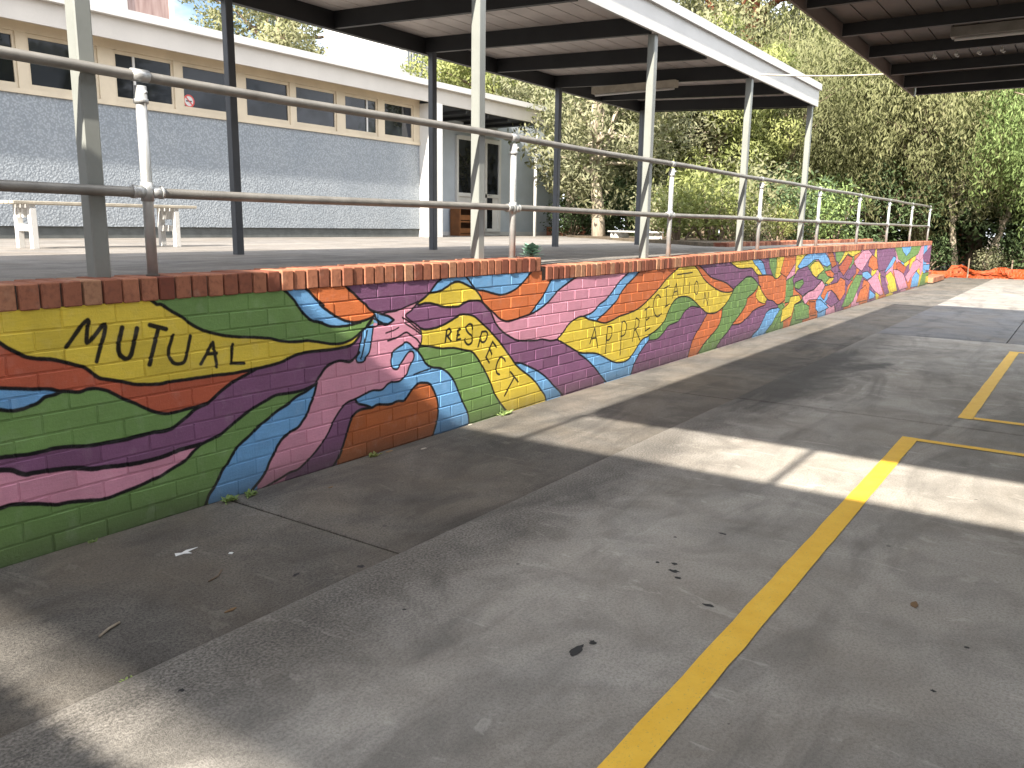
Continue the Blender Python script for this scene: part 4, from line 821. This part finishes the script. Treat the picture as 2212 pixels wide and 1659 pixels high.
V_['grey']=gum(43,'leaf_grey',cz=2.9,rz=2.0,r=2.4,ncl=60,bark='bark_pale',L=.15,Wd=.05,per=520,crad=(.5,.95),tr=.15)
V_['weep']=weeping(51,'leaf_weep'); V_['lime']=weeping(61,'leaf_lime',r=2.8,nst=330); V_['dark']=gum(71,'leaf_dark',cz=2.6,rz=2.2,r=2.6,ncl=50,per=360,L=.17,Wd=.06)
V_['thin']=gum(77,'leaf_grey',cz=3.1,rz=1.0,r=1.5,ncl=22,per=260,bark='bark_pale',tr=.11,lean=.7)
def shrub(seed,mat,r=1.0,rz=.8,ncl=26,per=520,L=.10,Wd=.04):
    g=np.random.default_rng(seed); c=crown_centers(g,ncl,r*.7,r*.7,rz*.7,.2)+np.array([0,0,rz*.75]); rad=g.uniform(.25,.5,ncl)*r
    m=leaves_mesh('crown',M[mat],c,rad,per/(r*r)*.9,L,Wd,.1,seed+1,1.0); t=MB()
    for i in range(8): e=Vector(c[i]); t.tube([(e.x*.1,e.y*.1,-.1),e*.5,e],[.03,.02,.006],5,False)
    return m,t.mesh('stem',M['bark'],True)
V_['s_yel']=shrub(81,'leaf_yellow'); V_['s_olive']=shrub(83,'leaf_olive'); V_['s_dark']=shrub(85,'leaf_dark'); V_['s_grey']=shrub(87,'leaf_grey'); V_['s_lime']=shrub(89,'leaf_lime')
def plant(kind,x,y,z,s,rz,name,label,group,sz=None):
    cat='shrub' if kind.startswith('s_') else 'tree'
    o=thing(name,label,cat,group,(x,y,z),rz); o.scale=(s,s,sz or s)
    link('crown' ,V_[kind][0],o); link('trunk' if cat=='tree' else 'stem',V_[kind][1],o)
    return o
TG='trees beyond the yard'
TREES=[
('olive2',33.9,8.7,.6,1.30,.3,'gum_tree','tall gum tree with a red-brown trunk rising past the end of the white-edged roof'),
('olive',36.5,12.0,.6,1.30,2.1,'gum_tree','tall olive gum tree standing left behind the red-trunked gum'),
('olive',37.5,4.2,.6,1.25,4.0,'gum_tree','tall olive gum tree standing right behind the red-trunked gum'),
('weep',29.5,3.6,.3,1.45,.5,'pepper_tree','drooping olive pepper tree past the last walkway post'),
('weep',31.5,5.6,.3,1.30,2.2,'pepper_tree','drooping olive pepper tree half hidden behind the last walkway post'),
('olive',38.5,.2,0,.95,1.2,'gum_tree','shaded gum tree in the gap between the drooping tree and the bright green tree'),
('lime',28.6,-3.3,0,1.15,1.0,'pepper_tree','bright green drooping pepper tree at the right edge'),
('lime',32.5,-2.6,0,1.45,3.0,'pepper_tree','bright green pepper tree cut by the right edge of the view'),
('olive',41.0,-4.5,0,1.0,5.0,'gum_tree','tall gum tree far behind the bright green pepper tree'),
('thin',30.6,.0,0,.95,2.0,'sapling','thin pale forked sapling left of the orange barrier mesh'),
('thin',30.9,-.75,0,1.0,4.4,'sapling','thin pale leaning sapling behind the orange barrier mesh'),
('dark',32.5,-.3,0,1.15,1.0,'dark_tree','dense dark tree behind the pale saplings'),
('dark',33.5,-3.2,0,1.25,3.0,'dark_tree','dense dark tree behind the orange barrier mesh at the right'),
('dark',33.5,2.6,.2,1.2,2.4,'dark_tree','dense dark tree behind the far end of the handrail'),
('dark',31.5,5.2,.4,1.15,.4,'dark_tree','dense dark tree low behind the drooping olive tree'),
('yellow',25.6,8.2,1.0,.95,.9,'wattle_tree','yellow-green wattle tree seen between the walkway posts'),
('yellow',27.5,6.0,1.0,.50,3.3,'wattle_tree','yellow-green wattle tree right of the third front post'),
('olive',29.5,11.2,1.0,.85,2.7,'gum_tree','olive gum tree behind the yellow-green wattle'),
('grey',18.3,6.6,1.08,1.0,1.3,'paperbark_tree','grey-green round tree with a pale flared trunk at the garden edge'),
('grey',21.8,9.6,1.08,1.12,4.2,'paperbark_tree','grey-green round tree behind the pale-trunked tree'),
('yellow',26.5,15.0,1.1,1.15,2.0,'wattle_tree','yellow-green tree beyond the end wall of the building'),
('olive',33.0,18.5,1.1,1.0,1.6,'gum_tree','olive gum tree over the porch roof, right of the white building'),
('olive',37.0,24.5,1.1,1.25,.2,'gum_tree','olive gum tree over the low roof, left of the second front post'),
('olive',33.5,14.5,1.1,1.05,3.9,'gum_tree','olive gum tree behind the far corner of the white-edged roof'),
('yellow',36.0,20.0,1.1,1.6,5.2,'wattle_tree','yellow-green tree above the porch gutter'),
('olive',31.5,33.5,1.1,1.62,2.9,'gum_tree','gum tree top showing above the roof by the dark rear post'),
('dark',24.5,10.8,1.0,.9,1.9,'dark_tree','dark tree in the shade behind the pale-trunked tree'),
('dark',27.5,9.3,1.0,.95,2.9,'dark_tree','dark tree low behind the wattle trees')
,('grey',22.6,7.6,1.08,1.25,.3,'paperbark_tree','grey-green tree between the rear post and the third front post')
,('yellow',23.6,6.0,1.08,.85,1.1,'wattle_tree','yellow-green wattle just right of the third front post')
,('olive',28.0,13.0,1.08,.95,2.0,'gum_tree','olive gum behind the grey-green trees')
,('weep',26.8,4.9,1.0,1.05,4.1,'pepper_tree','drooping tree behind the fourth front post')
,('weep',30.0,1.2,.2,1.35,3.1,'pepper_tree','drooping olive pepper tree past the end of the handrail')
,('olive2',44.0,2.0,.2,1.5,4.1,'gum_tree','tallest gum tree, far behind the drooping trees')
,('olive',42.0,9.0,.2,1.2,.8,'gum_tree','tall gum tree far behind the red-trunked gum')
,('olive',40.0,16.5,.4,1.2,2.8,'gum_tree','tall gum tree far behind, over the far corner of the walkway roof')
,('olive',8.0,-20,0,1.1,.8,'gum_tree','unseen gum tree added to darken window reflections, left'),('yellow',15.0,-20,0,1.6,.3,'wattle_tree','unseen wattle tree added to darken window reflections, middle'),('olive',22.0,-22,0,1.15,2.8,'gum_tree','unseen gum tree added to darken window reflections, right'),('olive2',1.0,-22,0,.95,1.8,'gum_tree','unseen gum tree added to darken window reflections, rear corner')  # out-of-view trees added as dark reflections for the window panes
,('dark',26.5,11.8,1.0,1.0,4.0,'dark_tree','dark tree in the shade behind the brick planter')
,('dark',36.5,-1.2,0,1.4,.6,'dark_tree','dark tree far behind the pale saplings'),('dark',38,1.8,0,1.4,2.6,'dark_tree','dark tree far behind the end of the wall'),('dark',36,-4.6,0,1.4,4.6,'dark_tree','dark tree far behind the right end of the orange mesh'),('dark',30.5,8.5,.8,1.2,3.6,'dark_tree','dark tree low behind the red-trunked gum')
,('dark',29.6,2.3,0,.85,5.2,'dark_tree','dark tree just behind the end of the handrail')
]
for t in TREES: plant(t[0],t[1],t[2],t[3],t[4],t[5],t[6],t[7],TG)
SG='shrubs in the garden behind the wall'
g=np.random.default_rng(99)
SH=[('s_yel',14.9,3.0,1.1,1.0,'yellow-green shrub beside the garden edge nearest the walkway'),('s_yel',15.8,2.7,1.1,1.2,'yellow-green shrub behind the third front post'),('s_grey',16.8,4.2,1.1,1.0,'grey-green shrub behind the low white bench'),('s_olive',17.3,2.8,1.1,1.25,'olive shrub left of the fourth front post'),('s_yel',18.4,3.9,1.1,1.5,'tall yellow-green shrub in the middle of the garden'),('s_dark',18.9,2.4,1.1,1.2,'dark shrub right of the fourth front post'),('s_olive',20.0,2.9,1.1,1.5,'olive shrub by the last front post'),('s_olive',19.6,5.4,1.1,1.5,'olive shrub deep in the garden'),('s_lime',21.0,2.2,1.1,1.1,'bright green shrub past the last front post'),('s_dark',22.2,2.8,1.1,1.5,'dark shrub behind the far handrail'),('s_lime',23.2,2.2,1.1,1.2,'bright green shrub near the end of the handrail'),('s_dark',24.0,3.0,1.1,1.3,'dark shrub at the end of the handrail'),('s_dark',19.8,8.3,1.1,.9,'dark shrub by the brick planter'),('s_dark',21.0,7.3,1.1,1.4,'dark shrub behind the low white bench, left'),('s_dark',18.9,5.2,1.1,.9,'dark shrub under the grey-green tree'),('s_dark',20.8,4.4,1.1,1.4,'dark shrub deep in the middle of the garden'),('s_dark',29.9,.9,0,1.2,'dark shrub past the brick steps'),('s_dark',30.4,-1.9,0,1.4,'dark shrub behind the orange barrier mesh, right'),('s_dark',30.9,-3.5,0,1.5,'dark shrub at the right edge behind the orange mesh'),('s_grey',29.7,-1.0,0,.8,'grey shrub behind the orange barrier mesh'),('s_dark',27.5,2.6,0,1.5,'dark shrub beyond the brick steps, left'),('s_dark',22.6,8.7,1.1,1.5,'dark shrub behind the grey-green trees'),('s_dark',23.8,7.0,1.1,1.7,'dark shrub under the yellow-green wattle trees'),('s_olive',22.0,5.9,1.1,1.5,'olive shrub under the wattle trees'),('s_yel',17.6,1.95,1.1,.7,'small yellow-green shrub against the brick edging'),('s_grey',16.2,2.05,1.1,.6,'small grey shrub against the brick edging')]
for n,(kd,x,y,z,s,lb) in enumerate(SH): plant(kd,x,y,z,s,n*1.7,'shrub',lb,SG)
# blue-green succulent in the notch of the wall
su=thing('succulent','small blue-green succulent growing at the step in the brick coping','plant',loc=(5.78,.34,1.05))
m=MB()
for i in range(34):
    a=i*2.4; t=.25+.75*i/34; r=.13*(1-.55*t)+.02; d=Vector((math.cos(a),math.sin(a),0)); b=Vector((0,0,.03+.11*t)); e=b+d*r+Vector((0,0,.05*t)); s=Vector((-d.y,d.x,0))*.035
    m.add([b,(b+e)/2+s,e,(b+e)/2-s],[(0,1,2,3)])
m.build('leaves',M['leaf_blue'],su); MB().tube([(0,0,-.05),(0,0,.12)],[.03,.015],6).build('stem',M['bark'],su)
# weeds
def weed(x,y,z,s,label,seed,mat='leaf_lime'):
    g=random.Random(seed); m=MB()
    for i in range(int(26)):
        a=g.uniform(0,6.28); l=s*g.uniform(.4,1); d=Vector((math.cos(a),math.sin(a),g.uniform(.3,1.2))).normalized(); q=Vector((-math.sin(a),math.cos(a),0)); b=Vector((g.uniform(-.5,.5)*s,g.uniform(-.3,.1)*s,0)); w=s*.14
        m.add([b,b+d*l*.5+q*w,b+d*l+Vector((0,0,-l*.25)),b+d*l*.5-q*w],[(0,1,2,3)])
    o=m.build('weed',M[mat]); o.location=(x,y,z); return tag(o,label,'weed','weeds along the foot of the wall')
weed(2.45,-.05,-.022,.07,'flat green weed at the slab joint below the blue ribbon',1); weed(2.56,-.06,-.022,.06,'smaller green weed beside the slab joint',2); weed(3.47,-.05,-.022,.055,'dry weed in front of the orange mound on the wall',3,'leaf_yellow')
weed(4.88,-.03,-.022,.085,'bright lime weed below the word on the second yellow ribbon',4); weed(1.22,-1.215,-.022,.03,'tiny weed in the lengthwise joint by the sunlit band',5); weed(2.68,.42,1.062,.08,'dry weed behind the coping beside the first handrail post',6,'leaf_olive'); weed(1.75,-.04,-.022,.03,'tiny weed at the foot of the wall near the left edge',7)
# litter
def scrap(name,pts,z,m,label,cat,th=.002):
    pts=[(a,b) for a,b in pts]; o=MB().poly(pts,z,z+th).build(name,M[m]); return tag(o,label,cat,'litter on the concrete')
def blob(cx,cy,r,seed,n=12,sx=1,sy=1):
    g=random.Random(seed); return [(cx+sx*r*g.uniform(.45,1.1)*math.cos(2*math.pi*i/n),cy+sy*r*g.uniform(.45,1.1)*math.sin(2*math.pi*i/n)) for i in range(n)]
scrap('paper_scrap',[(1.87,-.475),(1.905,-.478),(1.93,-.50),(1.928,-.472),(1.985,-.462),(1.935,-.452),(1.905,-.462),(1.885,-.445)],-.018,'paper','torn white paper scrap on the dark strip by the wall','litter')
scrap('paper_scrap',blob(2.03,-.63,.012,3),-.018,'paper','tiny white paper crumb right of the torn scrap','litter')
tw=MB().tube([(1.315,-.885,-.015),(1.36,-.862,-.012),(1.41,-.845,-.014)],.0045,6).build('twig',M['bark_pale'],None,True); tag(tw,'pale straight twig lying on the dark strip','twig','litter on the concrete')
tw=MB().tube([(1.80,-.80,-.016),(1.85,-.79,-.014),(1.90,-.745,-.016)],.003,6).build('twig',M['bark'],None,True); tag(tw,'thin dark twig in the middle of the dark strip','twig','litter on the concrete')
for i,(x,y,r,lb) in enumerate([(3.61,-.06,.02,'dry leaf by the foot of the wall, right of the orange mound'),(3.79,-.19,.022,'pale dry leaf on the strip below the blue ribbon'),(1.70,-1.07,.016,'small curled leaf near the lengthwise joint'),(2.9,-.30,.012,'tiny leaf on the strip below the pink arm'),(3.2,-3.10,.024,'curled brown leaf right of the broad yellow line'),(4.47,-.03,.02,'pale dry leaf at the edge of the sunlit strip')]):
    o=scrap('dry_leaf',blob(x,y,r,i+20,8,1.6,.6),-.018 if y>-1.2 else .002,'leaf_litter' if i not in (1,5) else 'timber_grey',lb,'leaf')
tr=MB()
for i,(x,y,r,sx,sy) in enumerate([(2.17,-2.25,.04,1.2,.5),(2.245,-2.27,.018,1,1),(2.95,-2.25,.03,.5,1.1),(2.9,-2.29,.02,.6,1),(3.02,-2.22,.016,1,1),(2.99,-2.16,.012,1,1),(2.74,-2.48,.022,.6,1.2),(3.47,-2.26,.025,.5,1.2),(2.96,-3.3,.012,1,1),(3.3,-2.1,.010,1,1),(2.05,-1.6,.008,1,1),(2.05,-1.02,.022,1,.6),(2.26,-1.25+.08,.02,1,1),(1.27,-1.42,.012,1,1),(2.6,-3.25,.01,1,1)]):
    z=.0016 if y<-1.215 else -.0184; q=blob(x,y,r,i,14,sx,sy); tr.add([(a,b,z) for a,b in q],[tuple(range(len(q)))])
tag(tr.build('tar_stain',M['tar']),'small dark tar and gum stains on the concrete','stain',kind='stuff')
# orange barrier mesh sagging beyond the pavement
on=thing('barrier_mesh','sagging orange plastic barrier mesh at the far edge of the yard','barrier')
g=random.Random(4); nx,nz=60,7; P=[]
for i in range(nx+1):
    t=i/nx; y=.9-4.6*t; x=29.0+.25*math.sin(t*9)+.1*math.sin(t*31); hh=.30+.05*math.sin(t*12)+.05*math.sin(t*27+1)
    if t<.18: hh*=.45
    for j in range(nz+1):
        s=j/nz; P.append((x+.05*math.sin(s*6+t*14)+g.uniform(-.02,.02),y+.05*math.sin(s*5+t*30),-.03+hh*s+g.uniform(-.015,.015)))
m=MB(); w=.012
for i in range(nx):
    for j in range(nz+1):
        a=Vector(P[i*(nz+1)+j]); b=Vector(P[(i+1)*(nz+1)+j]); h=Vector((0,0,.030)); m.add([a-h,b-h,b+h,a+h],[(0,1,2,3)])
for i in range(nx+1):
    for j in range(nz):
        a=Vector(P[i*(nz+1)+j]); b=Vector(P[i*(nz+1)+j+1]); h=Vector((0,.018,0)); m.add([a-h,a+h,b+h,b-h],[(0,1,2,3)])
m.build('mesh_sheet',M['orange_net'],on)
for t in (.05,.3,.55,.8,1): 
    y=.9-4.6*t; MB().cbox(29.02,29.06,y-.02,y+.02,-.05,.56,.004).build('star_picket',M['bark'],on)
